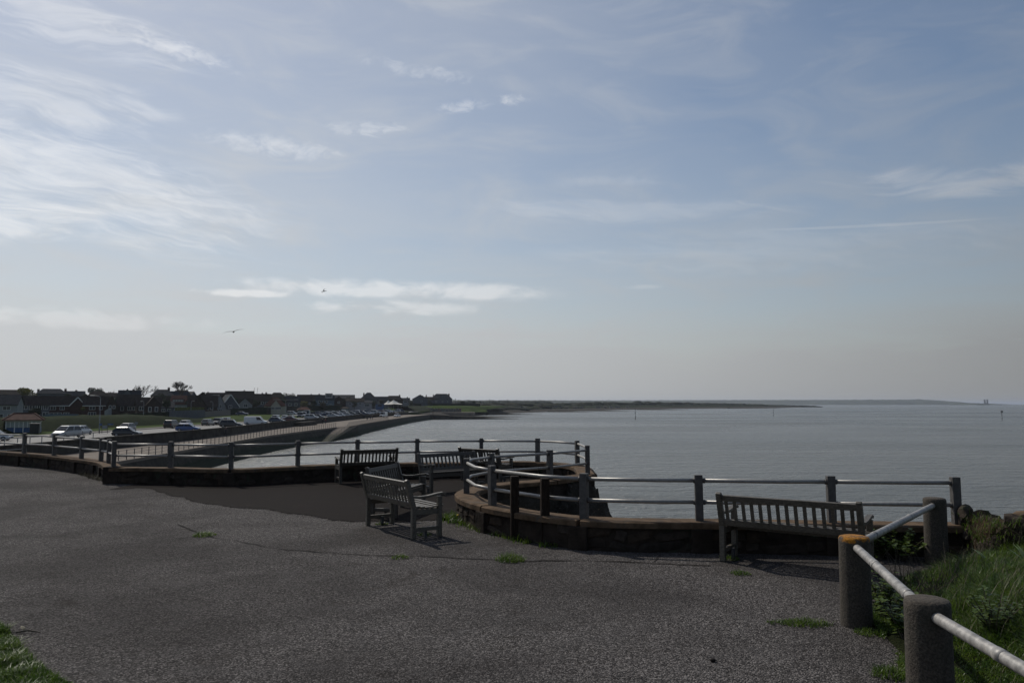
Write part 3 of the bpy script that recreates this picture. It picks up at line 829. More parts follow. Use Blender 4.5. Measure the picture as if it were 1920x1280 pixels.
# rough stone wall that carries on to the right behind the bollards
rwl = thing('rough_wall', 'rough stone wall with broken pale top rising behind the grassy bank', 'wall')
RL = [(S3[-1] + Vector((.22, -.02, 0))), Vector((5.80, 9.45, 0)), Vector((6.02, 9.15, 0)), Vector((6.4, 8.85, 0)), Vector((7.4, 8.5, 0)), Vector((10, 8.1, 0))]
rc = catmull(RL, 6); tops = [interp(p.x, [5.6, 5.75, 5.9, 6.1, 6.5, 10], [.48, .56, .66, .72, .76, .8]) for p in rc]
rcf = catmull(RL, 30); rows = []
for k in range(15):
    f = k / 14; row = []
    for p in rcf:
        h = interp(p.x, [5.6, 5.75, 5.9, 6.1, 6.5, 10], [.36, .43, .54, .63, .70, .8]); q = Vector((p.x, p.y, f * 2)); h += .05 * noise.noise(p * 3.5) + .03 * noise.noise(p * 9)
        if f < .45: off, z = .20 - .05 * f, -.15 + (h + .1) * f / .45
        else: t_ = (f - .45) / .55; off, z = .18 * cos(t_ * pi), (h - .05) + .10 * sin(t_ * pi) if t_ < .9 else h - 1.5
        row.append((p, off + .05 * noise.noise(q * 5) + .03 * noise.noise(q * 13), z + .03 * noise.noise(q * 8)))
    ol = [offset_line(rcf, 1.0)[m] - rcf[m] for m in range(len(rcf))] if k == 0 else ol
    rows.append([tuple(p + ol[m].normalized() * off + Vector((0, 0, z))) for m, (p, off, z) in enumerate(row)])
strip(rows).build('core', 'earth_wall', rwl, True)
RUB = []
for k in range(6):
    bm = bmesh.new(); bmesh.ops.create_icosphere(bm, subdivisions=2, radius=.56)
    for v in bm.verts:
        d = v.co.copy(); m_ = max(abs(d.x), abs(d.y), abs(d.z)); v.co = d * (.62 + .38 * .56 / m_) * (1 + .30 * noise.noise(d * 2.2 + Vector((k * 5, 0, 0))) + .12 * noise.noise(d * 6 + Vector((k * 5, 0, 0))))
    me = bpy.data.meshes.new('stone'); bm.to_mesh(me); bm.free(); me.materials.append(MATS['wall_stone_%d' % (k % 4)]); RUB.append(me)
rng = random.Random(5)
for r in range(6):
    s = rng.uniform(0, 2.5)
    while s < len(rc) - 1.2:
        i = int(s); p = rc[i].lerp(rc[i + 1], s - i); d = (rc[i + 1] - rc[i]).normalized(); h = tops[i]; n = Vector((d.y, -d.x, 0))
        ln = rng.uniform(.12, .30); z = .06 + r * .125; gap = rng.uniform(.1, .9)
        if z < h - .02:
            is_top = False
            o = link('stone', rng.choice(RUB), rwl); o.location = p + n * (.17 if not is_top else .05) + Vector((0, 0, z + rng.uniform(-.03, .03)))
            o.scale = (ln, .14 if not is_top else .42, rng.uniform(.10, .17)); o.rotation_euler = (rng.uniform(-.1, .1), rng.uniform(-.35, .35), atan2(d.y, d.x))
        s += (ln + gap) / max(.05, (rc[i + 1] - rc[i]).length)
for (x, y, z, sx, sy, sz) in ((5.93, 9.26, .60, .22, .26, .10), (6.10, 9.08, .68, .30, .30, .12)):
    me = RUB[3].copy(); me.materials.clear(); me.materials.append(MATS['coping']); o = link('cap_stone', me, rwl); o.location = (x, y, z); o.scale = (sx, sy, sz); o.rotation_euler = (.05, -.12, -.9)

# ---- tubular railing on the parapet
def railing(name, label, C, S, idx, z_lo, z_mid, z_hi, skip_first=False):
    t = thing(name, label, 'railing')
    pm = MB().box(-.05, .05, -.05, .05, WZ - .05, z_hi + .075)
    pme = None
    for q, i in enumerate(idx):
        if skip_first and q == 0: continue
        p = S[i]; a = S[max(0, i - 1)]; b = S[min(len(S) - 1, i + 1)]; d = (b - a).normalized()
        if pme is None:
            o = pm.build('post', 'rail_post', t, bevel=.006); pme = o.data
        else:
            o = link('post', pme, t, .006)
        o.location = p; o.rotation_euler = (rng.uniform(-.012, .012), rng.uniform(-.012, .012), atan2(d.y, d.x))
    for i in range(idx[0], idx[-1]):
        full = sub_line(C, S, i, i + 1); k = len(full)
        seg = [full[0], full[k // 2], full[-1]] if k > 2 else full
        for z in (z_mid, z_hi):
            pts = [(p.x, p.y, z + (.014 * noise.noise(p * 2.0 + Vector((0, 0, z))) if 0 < m < len(seg) - 1 else 0)) for m, p in enumerate(seg)]
            MB().tube(pts, .026, 10).build('rail', 'rail_paint', t, True)
            a_, b_ = Vector(pts[0]), Vector(pts[-1]); da = (Vector(pts[1]) - a_).normalized(); db = (Vector(pts[-2]) - b_).normalized()
            MB().tube([a_ + da * .045, a_ + da * .075], .034, 10).build('collar', 'rail_post', t, True); MB().tube([b_ + db * .045, b_ + db * .075], .034, 10).build('collar', 'rail_post', t, True)
    return t
railing('metal_railing', 'two-bar tubular railing curving along the parapet at the left end', C1, S1, list(range(3, 11)), 0, .66, .93)
railing('metal_railing', 'two-bar tubular railing along the sea side of the bench platform', C2, S2, list(range(0, 10)), 0, .66, .93, True)
railing('metal_railing', 'two-bar tubular railing looped round the sunken steps and on to the right', C3, S3, list(range(0, 9)), 0, .62, .90, True)
# ================================================================== FOREGROUND THINGS
# ---- slatted park bench; local x along the bench, +y the way a sitter faces, z up
def make_bench(label, length, mat, nslat, group='park benches on the viewing point'):
    t = thing('park_bench', label, 'bench', group=group)
    L = length / 2; lean = 0.10
    for s in (-1, 1):
        x = s * (L - .04)
        pts = [(x - .032, .03, 0), (x - .032, .095, 0), (x - .032, .095, .43), (x - .032, .03 - lean + .055, .815), (x - .032, .03 - lean + .02, .835), (x - .032, .03 - lean - .01, .815), (x - .032, .03, .42)]
        MB().prism(pts, (.064, 0, 0)).build('rear_leg', mat, t, bevel=.006)
        MB().box(x - .032, x + .032, .445, .51, 0, .575).build('front_leg', mat, t, bevel=.006)
        MB().box(x - .022, x + .022, .095, .445, .10, .155).build('stretcher', mat, t, bevel=.004)
        MB().box(x - .024, x + .024, .095, .445, .33, .405).build('seat_rail', mat, t, bevel=.004)
        a = [(x, .03, .585), (x, .13, .572), (x, .28, .578), (x, .42, .602), (x, .52, .612), (x, .565, .598)]
        mb = MB()
        for k in range(len(a) - 1): mb.bar(a[k], Vector(a[k + 1]) + (Vector(a[k + 1]) - Vector(a[k])) * .12, .065, .034)
        mb.build('arm', mat, t, bevel=.004)
        MB().box(x - .018 - s * .05, x + .018 - s * .05, .26, .30, -.02, .13).build('ground_anchor', 'dark_metal', t)
    for k in range(6):
        y = .125 + k * .075; z = .425 + .010 * abs(k - 2.5) - .008
        MB().box(-L + .01, L - .01, y - .028, y + .028, z - .011, z + .011).build('seat_slat', mat, t, bevel=.003)
    MB().box(-L + .07, L - .07, .455, .49, .335, .405).build('apron', mat, t, bevel=.004)
    def yb(z): return .055 - lean * (z - .43) / .385
    MB().bar((-L + .07, yb(.47), .47), (L - .07, yb(.47), .47), .034, .075, (0, -.25, 1)).build('lower_back_rail', mat, t, bevel=.004)
    MB().bar((-L + .07, yb(.765), .765), (L - .07, yb(.765), .765), .036, .075, (0, -.25, 1)).build('top_rail', mat, t, bevel=.005)
    sm = None
    for k in range(nslat):
        x = -L + .07 + (2 * L - .14) * (k + .5) / nslat
        if sm is None: sm = MB().bar((0, yb(.505), .505), (0, yb(.73), .73), .040, .016, (0, 1, .25)).mesh('back_slat', mat)
        o = link('back_slat', sm, t); o.location.x = x
    return t
def place_bench(t, left_rear, right_rear):
    """feet of the two rear legs, left and right as the sitter's back is seen from behind"""
    d = (right_rear - left_rear); c = (left_rear + right_rear) / 2
    a = atan2(d.y, d.x); t.rotation_euler = (0, 0, a)
    t.location = c - Vector((-sin(a), cos(a), 0)) * .0625 + Vector((0, 0, .006))
V2 = lambda x, y: Vector((x, y, 0))
def bench_at(label, mat, n, p, q, length=None):
    d = (q - p).normalized(); ln = length or (q - p).length + .08
    c = (p + q) / 2
    t = make_bench(label, ln, mat, n); place_bench(t, c - d * (ln - .08) / 2, c + d * (ln - .08) / 2); return t
bench_at('weathered bench seen from behind, nearest of the benches left of the sunken steps', 'teak', 15, at(690, 985), at(775, 1011))
bench_at('wooden bench with back to camera facing the sea, at far side of platform near railing', 'teak_dark', 15, at(638, 908), at(638, 908) + V2(1.22, .58))
bench_at('bench half hidden behind the nearest bench, its arm pointing at the sunken steps', 'teak_dark', 13, V2(-2.02, 14.62), V2(-2.34, 13.35))
bench_at('wooden bench with its seat turned to the camera in middle of platform', 'teak_dark', 14, V2(-.82, 18.05), V2(-1.97, 17.12))
bench_at('farthest bench, only its slatted back showing behind the looped railing', 'teak_dark', 13, V2(-1.24, 19.75), V2(-.28, 18.98))
bench_at('bench against the near parapet on the right, slatted back to the camera', 'teak', 15, at(1356, 1052), at(1356, 1052) + V2(.80, -.56) * 1.62)

# ---- two dark timber posts
for px, py, lab in ((965, 1011, 'dark square timber post left of its twin before the looped parapet'), (1022, 1019, 'dark square timber post right of its twin before the looped parapet')):
    p = at(px, py); t = thing('timber_post', lab, 'post', p, .12, 'dark timber posts')
    MB().box(-.058, .058, -.058, .058, -.05, .865).build('shaft', 'post_wood', t, bevel=.008)
    MB().prism([(-.058, -.058, .866), (.058, -.058, .866), (.058, .058, .866), (-.058, .058, .866)], (0, 0, .018)).build('cap', 'post_wood', t, bevel=.012)

# ---- concrete posts joined by pipe rails along the bank
BP = [at(1738, 1119, .763), at(1601, 1003, .763), at(1752, 935, .763)]
BP = [(BP[0].x - .16, BP[0].y - 2.1)] + [(p.x, p.y) for p in BP]
fence = thing('post_and_pipe_fence', 'round concrete posts joined by a worn grey pipe rail beside the grassy bank', 'fence')
PZ = [0.0, 0.0, 0.0, 0.02]
for i, (x, y) in enumerate(BP):
    pr = [(.128, -.1), (.130, .02), (.128, .3), (.127, .70), (.126, .735), (.118, .752), (.09, .760), (.04, .763)]
    mb = MB(); mb.lathe(pr, 40)
    for k, v in enumerate(mb.v):
        q = Vector(v); n_ = Vector((q.x, q.y, 0)); mb.v[k] = tuple(q + n_ * (.05 * noise.noise(q * 6 + Vector((i * 7, 0, 0))) + .02 * noise.noise(q * 25)))
    o = mb.build('post', 'bollard_lichen' if i == 2 else 'bollard_plain', fence, True, loc=(x, y, PZ[i]))
    o['label'] = ['concrete post next to the lens', 'concrete post with grey crusted head', 'concrete post capped with orange lichen', 'concrete post by the rough wall'][i]
for i in range(3):
    a = Vector((*BP[i], .675)); b = Vector((*BP[i + 1], .675 + (.02 if i == 2 else 0)))
    d = (b - a).normalized(); n = 14
    pts = [a.lerp(b, k / n) for k in range(n + 1)]
    MB().tube(pts, [.033 + .0012 * noise.noise(p * 9) for p in pts], 14).build('pipe_rail', 'pipe', fence, True)
    for k in (.2, .62):
        c = a.lerp(b, k); MB().tube([c - d * .035, c + d * .035], .0355, 14).build('pipe_sleeve', 'pipe', fence, True)

# ---- vegetation
def blades(name, mat, spots, h, wd, bend, seed, nseg=3, parent=None):
    """many bent grass blades in one mesh; spots: list of (x, y, z, scale)"""
    rg = np.random.default_rng(seed); n = len(spots); S = np.array(spots, dtype=float)
    a = rg.uniform(0, 2 * pi, n); hh = h * S[:, 3] * rg.uniform(.5, 1.25, n); ww = wd * rg.uniform(.6, 1.3, n); bb = bend * rg.uniform(.2, 1.4, n)
    dx, dy = np.cos(a), np.sin(a); V = np.zeros((n, nseg * 2 + 1, 3))
    for k in range(nseg + 1):
        t = k / nseg; off = bb * hh * t * t; z = hh * t * (1 - .35 * np.minimum(1, bb) * t); wk = ww * (1 - t) ** .7 / 2
        cx = S[:, 0] + dx * off; cy = S[:, 1] + dy * off
        if k < nseg:
            V[:, 2 * k, 0] = cx - dy * wk; V[:, 2 * k, 1] = cy + dx * wk; V[:, 2 * k, 2] = S[:, 2] + z
            V[:, 2 * k + 1, 0] = cx + dy * wk; V[:, 2 * k + 1, 1] = cy - dx * wk; V[:, 2 * k + 1, 2] = S[:, 2] + z
        else:
            V[:, 2 * k, 0] = cx; V[:, 2 * k, 1] = cy; V[:, 2 * k, 2] = S[:, 2] + z
    m = nseg * 2 + 1; faces = []
    for i in range(n):
        b = i * m
        for k in range(nseg - 1): faces.append((b + 2 * k, b + 2 * k + 1, b + 2 * k + 3, b + 2 * k + 2))
        faces.append((b + 2 * nseg - 2, b + 2 * nseg - 1, b + 2 * nseg))
    me = bpy.data.meshes.new(name); me.from_pydata(V.reshape(-1, 3).tolist(), [], faces); me.update(); me.materials.append(MATS[mat])
    return link(name, me, parent)
# grassy bank to the right of the pipe fence
FL = [Vector((x, y, 0)) for x, y in [(2.22, -1.0), (2.26, 2.5), (2.62, 4.3), (2.86, 5.4), (3.10, 6.5), (3.42, 7.4), (4.2, 8.5), (5.1, 9.25)]]
def fence_x(y): return interp(y, [p.y for p in FL], [p.x for p in FL]) - .06
def bank_z(x, y):
    d = x - fence_x(y); return .02 + .26 * smoothstep(0, 1.1, d) + .26 * smoothstep(1.0, 4.5, d) + .05 * noise.noise(Vector((x * 1.3, y * 1.3, 0)))
rows = []
for k in range(31):
    y = -1.0 + k * .34
    rows.append([(fence_x(y) + q * q * 9.0 + (.05 * noise.noise(Vector((q * 9, y * 3, 1))) if q == 0 else 0), y, bank_z(fence_x(y) + q * q * 9.0, y) if q > 0 else .004) for q in np.linspace(0, 1, 16)])
struct('bank', strip(rows), 'soil', True)
rg = random.Random(21); sp = []; dry = []; low = []
while len(sp) < 76000:
    y = rg.uniform(2.2, 9.15); d = rg.uniform(0.0, 1) ** 1.3 * 5.0 - .05; x = fence_x(y) + d + .07 * noise.noise(Vector((0, y * 4, 2)))
    if x / max(y, .1) > .86 or y > 9.3 - .25 * max(0, x - 5.5): continue
    dn = noise.noise(Vector((x * 1.1, y * 1.1, 4))) + .5 * noise.noise(Vector((x * 3.1, y * 3.1, 7)))
    if dn < -.42 + rg.uniform(-.15, .15): continue
    s = (.55 + .75 * smoothstep(-.4, .6, dn)) * (.38 + .62 * smoothstep(0, .9, d))
    sp.append((x, y, bank_z(x, y) - .01, s))
    if rg.random() < .03: dry.append((x, y, bank_z(x, y) - .01, s * 1.25))
g_ = blades('bank_grass', 'blade', sp, .165, .0095, 1.1, 1); tag(g_, 'long rank green grass covering the bank behind the pipe rail', 'grass', kind='stuff')
g_ = blades('dead_grass', 'blade_dry', dry, .24, .006, .7, 2); tag(g_, 'pale dead stalks standing among the long bank grass', 'grass', kind='stuff')
# lawn in the near left corner
LN = [at(a, b, 0) for a, b in [(-400, 1020), (-60, 1140), (0, 1172), (22, 1186), (42, 1214), (60, 1234), (84, 1254), (110, 1270), (140, 1283), (170, 1320)]]
LN = LN + [Vector((LN[-1].x, -1.0, 0)), Vector((-12, -1, 0)), Vector((-12, LN[0].y, 0))]
o = sheet('lawn', [tuple(p) for p in LN], 0.006, 'soil'); o['kind'] = 'structure'
def inside(x, y, poly):
    c = False; n = len(poly)
    for i in range(n):
        a, b = poly[i], poly[i - 1]
        if (a.y > y) != (b.y > y) and x < (b.x - a.x) * (y - a.y) / (b.y - a.y) + a.x: c = not c
    return c
sp = []
while len(sp) < 30000:
    x = rg.uniform(-5.0, -1.2); y = rg.uniform(3.0, 7.0)
    if not inside(x + .05 * noise.noise(Vector((x * 6, y * 6, 0))), y, LN) or x / y < -.78: continue
    sp.append((x, y, 0, .7 + .5 * noise.noise(Vector((x * 2.2, y * 2.2, 0)))))
g_ = blades('lawn_grass', 'lawn_blade', sp, .075, .006, .8, 3); tag(g_, 'short bright green lawn grass in the near left corner', 'grass', kind='stuff')
fr_ = [q for q in sp if rg.random() < .02]; clump = [q for q in sp if noise.noise(Vector((q[0] * 5, q[1] * 5, 9))) > .34]
g_ = blades('lawn_dead_blades', 'blade_dry', fr_, .07, .004, 1.2, 33); tag(g_, 'thin straw-coloured dead blades mixed through the corner lawn', 'grass', kind='stuff')
g_ = blades('lawn_clumps', 'blade', clump, .13, .008, 1.1, 34); tag(g_, 'taller ragged grass clumps standing out of the corner lawn', 'grass', kind='stuff')
def tuft(px, py, n, r, h, label, mat='blade', ry=None):
    c = at(px, py); rr = random.Random(int(px)); ss = []
    for _ in range(n):
        a = rr.uniform(0, 2 * pi); q = sqrt(rr.random()); ss.append((r * q * cos(a), (ry or r) * q * sin(a), 0, 1.15 - .7 * q))
    n0 = len(ss); ss = ss + [(q[0] * 1.1, q[1] * 1.1, 0, q[3] * .9) for q in ss]
    o = blades('grass_tuft', mat, [(q[0] * 1.25, q[1] * 1.25, q[2], q[3]) for q in ss], h * 1.35, .007, 1.1, int(px)); o.location = (c.x, c.y, .004)
    return tag(o, label, 'grass tuft', 'grass tufts in the asphalt')
tuft(383, 1004, 160, .13, .07, 'small green tuft growing where two asphalt cracks meet on the left')
tuft(957, 1050, 230, .15, .10, 'largest green tuft on the asphalt crack below the timber posts')
tuft(750, 1046, 90, .09, .05, 'tiny green tuft on the asphalt crack below the nearest platform bench')
tuft(1512, 1170, 200, .17, .055, 'flat weed clump on the asphalt left of the lichen-capped post', ry=.10)
tuft(1462, 1168, 60, .10, .035, 'sparse weed sprig left of the flat clump near the lichen-capped post', ry=.05)
tuft(1388, 1076, 80, .09, .055, 'small tuft behind the rear leg of the right-hand bench')
tuft(1368, 1048, 110, .10, .06, 'tuft round the ground anchor under the right-hand bench')
tuft(1676, 1266, 200, .12, .07, 'weed clump at foot of the grey-crusted concrete post')
tuft(716, 983, 70, .08, .05, 'tuft between the left legs of the nearest platform bench')
tuft(795, 1003, 70, .09, .05, 'tuft between the right legs of the nearest platform bench')
tuft(1630, 1187, 130, .09, .05, 'weeds at the foot of the lichen-capped post')
# weeds along the foot of the looped wall
sp = []
for _ in range(3000):
    u = rg.random(); px = 838 + u * 155; py = 972 + 42 * u + 3 * noise.noise(Vector((u * 9, 0, 0))); p = at(px + rg.gauss(0, 5), py + rg.gauss(0, 4.0), 0)
    if noise.noise(Vector((p.x * 5, p.y * 5, 0))) > -.15: sp.append((p.x, p.y, 0, rg.uniform(.5, 1.3) * (1.2 - .5 * u)))
for _ in range(260):
    p = at(rg.uniform(1010, 1050), 1021 + rg.gauss(0, 2.5), 0); sp.append((p.x, p.y, 0, .6))
g_ = blades('wall_foot_weeds', 'blade', sp, .12, .011, .9, 5); tag(g_, 'green weeds growing along the foot of the looped parapet', 'weeds', kind='stuff')
sp = []
for _ in range(500):
    u = rg.random(); p = at(148 + 45 * u + rg.gauss(0, 3), 888 + 13 * u + rg.gauss(0, 1.5), 0); sp.append((p.x, p.y, 0, rg.uniform(.4, 1.2)))
g_ = blades('corner_weeds', 'blade_dry', sp, .14, .010, .8, 6); tag(g_, 'dry weeds at the foot of the left parapet before its corner pier', 'weeds', kind='stuff')
t = thing('dandelion', 'single yellow dandelion among the weeds at the tip of the looped wall', 'flower', at(857, 979))
MB().tube([(0, 0, 0), (.01, 0, .06), (.012, .004, .11)], .003, 5).build('stalk', 'blade', t)
MB().ball((.012, .004, .118), (.022, .022, .010), 10, 6).build('flower_head', 'flower_yellow', t, True)

# weeds and dead stems over the rough wall
sp = []; dry = []
for _ in range(2600):
    p = rcf[rg.randrange(len(rcf) // 2)]; z = interp(p.x, [5.6, 5.75, 5.9, 6.1, 6.5, 10], [.44, .52, .62, .68, .72, .78]); f = rg.random()
    q = (p.x + rg.gauss(-.12, .10), p.y + rg.gauss(-.12, .10), z * f ** .5 - .05, rg.uniform(.4, 1))
    (dry if rg.random() < .45 else sp).append(q)
g_ = blades('wall_weeds', 'blade', sp, .13, .009, 1.2, 15); tag(g_, 'green weeds hanging over the face of the rough wall', 'weeds', kind='stuff')
g_ = blades('wall_dead_stems', 'blade_dry', dry, .15, .005, .9, 16); tag(g_, 'thin dry stems sticking out of the rough wall', 'weeds', kind='stuff')
# leafy shrubs
def leaf_mesh(mb, p, d, up, ln, wd):
    d = d.normalized(); s = d.cross(up)
    if s.length < 1e-3: s = d.cross(Vector((1, 0, 0)))
    s.normalize(); u = s.cross(d)
    m1 = p + d * ln * .35; m2 = p + d * ln * .75 - u * ln * .06; tip = p + d * ln - u * ln * .16
    b = len(mb.v)
    mb.v += [tuple(p), tuple(m1 + s * wd * .5 + u * wd * .12), tuple(m1), tuple(m1 - s * wd * .5 + u * wd * .12), tuple(m2 + s * wd * .38), tuple(m2), tuple(m2 - s * wd * .38), tuple(tip)]
    mb.f += [tuple(b + k for k in q) for q in ((0, 1, 2), (0, 2, 3), (1, 4, 5, 2), (2, 5, 6, 3), (4, 7, 5), (5, 7, 6))]
def shrub(loc, r, h, nstem, nleaf, ll, lw, label, seed, mat='leaf'):
    t = thing('leafy_shrub', label, 'shrub', loc, group='leafy shrubs by the pipe fence'); rr = random.Random(seed)
    st = MB(); lf = MB()
    for _ in range(nstem):
        a = rr.uniform(0, 2 * pi); q = rr.uniform(.2, 1); hh = h * rr.uniform(.5, 1.05); end = Vector((r * q * cos(a), r * q * sin(a), hh))
        pts = [Vector((end.x * .15 * rr.random(), end.y * .15, 0)), Vector((end.x * .45, end.y * .45, hh * .5)), end]
        st.tube(pts, [.006, .005, .002], 4)
        for k in range(nleaf):
            f = rr.uniform(.25, 1.0); p = pts[1].lerp(end, (f - .5) * 2) if f > .5 else pts[0].lerp(pts[1], f * 2)
            b = rr.uniform(0, 2 * pi); d = Vector((cos(b), sin(b), rr.uniform(-.1, .7)))
            leaf_mesh(lf, p, d, Vector((0, 0, 1)), ll * rr.uniform(.6, 1.2), lw * rr.uniform(.7, 1.2))
    st.build('stem', 'twig', t); o = lf.build('foliage', mat, t); o['kind'] = 'stuff'
    return t
shrub(at(1690, 1048), .42, .36, 26, 22, .075, .045, 'dark leafy shrub between the right-hand bench and the far concrete post', 1)
shrub(at(1650, 1048), .26, .26, 14, 18, .07, .04, 'small leafy shrub beside the arm of the right-hand bench', 8)
shrub(at(1648, 1165) + Vector((.12, .1, 0)), .26, .42, 22, 20, .07, .042, 'leafy shrub under the pipe rail just behind the lichen-capped post', 2)
shrub(at(1690, 1205) + Vector((.05, .0, 0)), .22, .34, 16, 18, .07, .034, 'loose leafy shrub under the pipe rail near the grey-crusted post', 3)
shrub(Vector((6.2, 8.75, .25)), .40, .30, 20, 18, .06, .03, 'low shrub at the foot of the rough wall', 4)
shrub(Vector((3.6, 6.0, .18)), .35, .34, 20, 18, .055, .028, 'low shrub amid bank grass beside the pipe rail', 5)
shrub(Vector((4.3, 5.4, .28)), .40, .30, 22, 18, .05, .022, 'spreading shrub low in the middle of the bank', 6)
# dead twiggy stems above the far end of the bank
t = thing('twiggy_shrub', 'bare brown twiggy shrub in front of the far concrete post', 'shrub', (3.95, 7.4, .1)); mb = MB(); rr = random.Random(3)
for _ in range(120):
    a = rr.uniform(0, 2 * pi); r0 = rr.random() * .5; b = Vector((cos(a) * r0, sin(a) * r0, 0)); e = b + Vector((rr.gauss(0, .12), rr.gauss(0, .12), rr.uniform(.15, .48)))
    m_ = (b + e) / 2 + Vector((rr.gauss(0, .03), rr.gauss(0, .03), .02)); mb.tube([b, m_, e], [.003, .0025, .001], 3)
mb.build('twigs', 'twig', t)['kind'] = 'stuff'
# pale strap-leaved plant
def strap(loc, n, h, label, seed):
    t = thing('strap_leaf_plant', label, 'plant', loc); rr = random.Random(seed)
    for _ in range(n):
        a = rr.uniform(-.6, 2.2); hh = h * rr.uniform(.6, 1.1); mb = MB(); L_ = []; R_ = []
        for k in range(7):
            f = k / 6; o = .55 * hh * f * f; z = hh * f * (1 - .3 * f); wd = .022 * (sin(pi * min(1, f * .8 + .2)) + .02)
            c = Vector((cos(a) * o, sin(a) * o, z)); s = Vector((-sin(a), cos(a), 0)); L_.append(c + s * wd); R_.append(c - s * wd)
        strip([L_, R_]).build('leaf', 'strap_leaf', t, True)
    return t
strap((4.95, 8.25, .12), 7, .36, 'pale strap-leaved plant catching the light below the rough wall', 2)
strap((5.22, 8.05, .14), 9, .42, 'larger pale strap-leaved plant right of its twin below the rough wall', 5)
# small purple flower spikes low in the corner
rr = random.Random(9); mb = MB()
for _ in range(60):
    x = rr.uniform(3.0, 4.1); y = rr.uniform(3.7, 5.0); z = bank_z(x, y) + rr.uniform(.10, .2); mb.ball((x, y, z), (.008, .008, .02), 6, 4)
o = mb.build('flower_spikes', 'flower_purple'); tag(o, 'scattered dull purple flower spikes low in the bank grass', 'flowers', kind='stuff')
# a dark pebble and a curled leaf on the asphalt
o = MB().ball((0, 0, .012), (.022, .017, .014), 10, 7).build('pebble', 'crack', None, True, loc=at(1337, 1240)); tag(o, 'small black pebble lying alone on the asphalt near the bottom edge', 'pebble')
t = thing('fallen_twig', 'short twig with dry leaf lying where the lawn corner meets asphalt', 'twig', at(52, 1187) + Vector((0, 0, .01)))
MB().tube([(-.1, 0, .0), (0, .015, .012), (.11, -.01, .004)], [.007, .008, .004], 6).build('stem', 'twig', t)
mb = MB(); leaf_mesh(mb, Vector((-.03, 0, .012)), Vector((-.4, .3, .35)), Vector((0, 0, 1)), .07, .035); mb.build('leaf', 'blade_dry', t)
# ================================================================== HOUSES
def win_mesh(wd, h, kind):
    f = .09; mb = MB()
    mb.box(-wd / 2, wd / 2, -.07, 0, -h / 2, -h / 2 + f).box(-wd / 2, wd / 2, -.07, 0, h / 2 - f, h / 2).box(-wd / 2, -wd / 2 + f, -.07, 0, -h / 2 + f, h / 2 - f).box(wd / 2 - f, wd / 2, -.07, 0, -h / 2 + f, h / 2 - f)
    n = 2 if wd > 1.1 else 1
    if wd > 2.0: n = 3
    for k in range(1, n): x = -wd / 2 + wd * k / n; mb.box(x - .04, x + .04, -.065, 0, -h / 2 + f, h / 2 - f)
    return mb
def add_window(t, u, z, wd, h, y, frame='white_paint', rz=0):
    o = win_mesh(wd, h, 0).build('window', frame, t); o.location = (u, y, z); o.rotation_euler = (0, 0, rz)
    MB().box(-wd / 2 + .05, wd / 2 - .05, -.02, .01, -h / 2 + .05, h / 2 - .05).build('pane', 'pane', o)
    return o
def slab_roof(name, W, D, zb, hr, kind, mat, t, ov=.35, th=.16):
    mb = MB(); w2, d2 = W / 2 + ov, D / 2 + ov
    k = hr / (D / 2 if kind == 'side' else W / 2); ze = zb - ov * k
    if kind == 'side':
        for s in (-1, 1):
            mb.prism([(-w2, s * d2, ze), (w2, s * d2, ze), (w2, 0, zb + hr), (-w2, 0, zb + hr)] if s < 0 else [(w2, s * d2, ze), (-w2, s * d2, ze), (-w2, 0, zb + hr), (w2, 0, zb + hr)], (0, 0, th))
    elif kind == 'gable':
        for s in (-1, 1):
            mb.prism([(s * w2, d2, ze), (s * w2, -d2, ze), (0, -d2, zb + hr), (0, d2, zb + hr)] if s < 0 else [(s * w2, -d2, ze), (s * w2, d2, ze), (0, d2, zb + hr), (0, -d2, zb + hr)], (0, 0, th))
    else:
        r = max(.3, W / 2 - min(D / 2, W * .42)); ze = zb - .1
        A, B, C_, D_ = (-w2, -d2, ze), (w2, -d2, ze), (w2, d2, ze), (-w2, d2, ze); E, F_ = (-r, 0, zb + hr), (r, 0, zb + hr)
        for q in ([A, B, F_, E], [C_, D_, E, F_], [D_, A, E], [B, C_, F_]): mb.prism(q, (0, 0, th))
    return mb.build(name, mat, t)
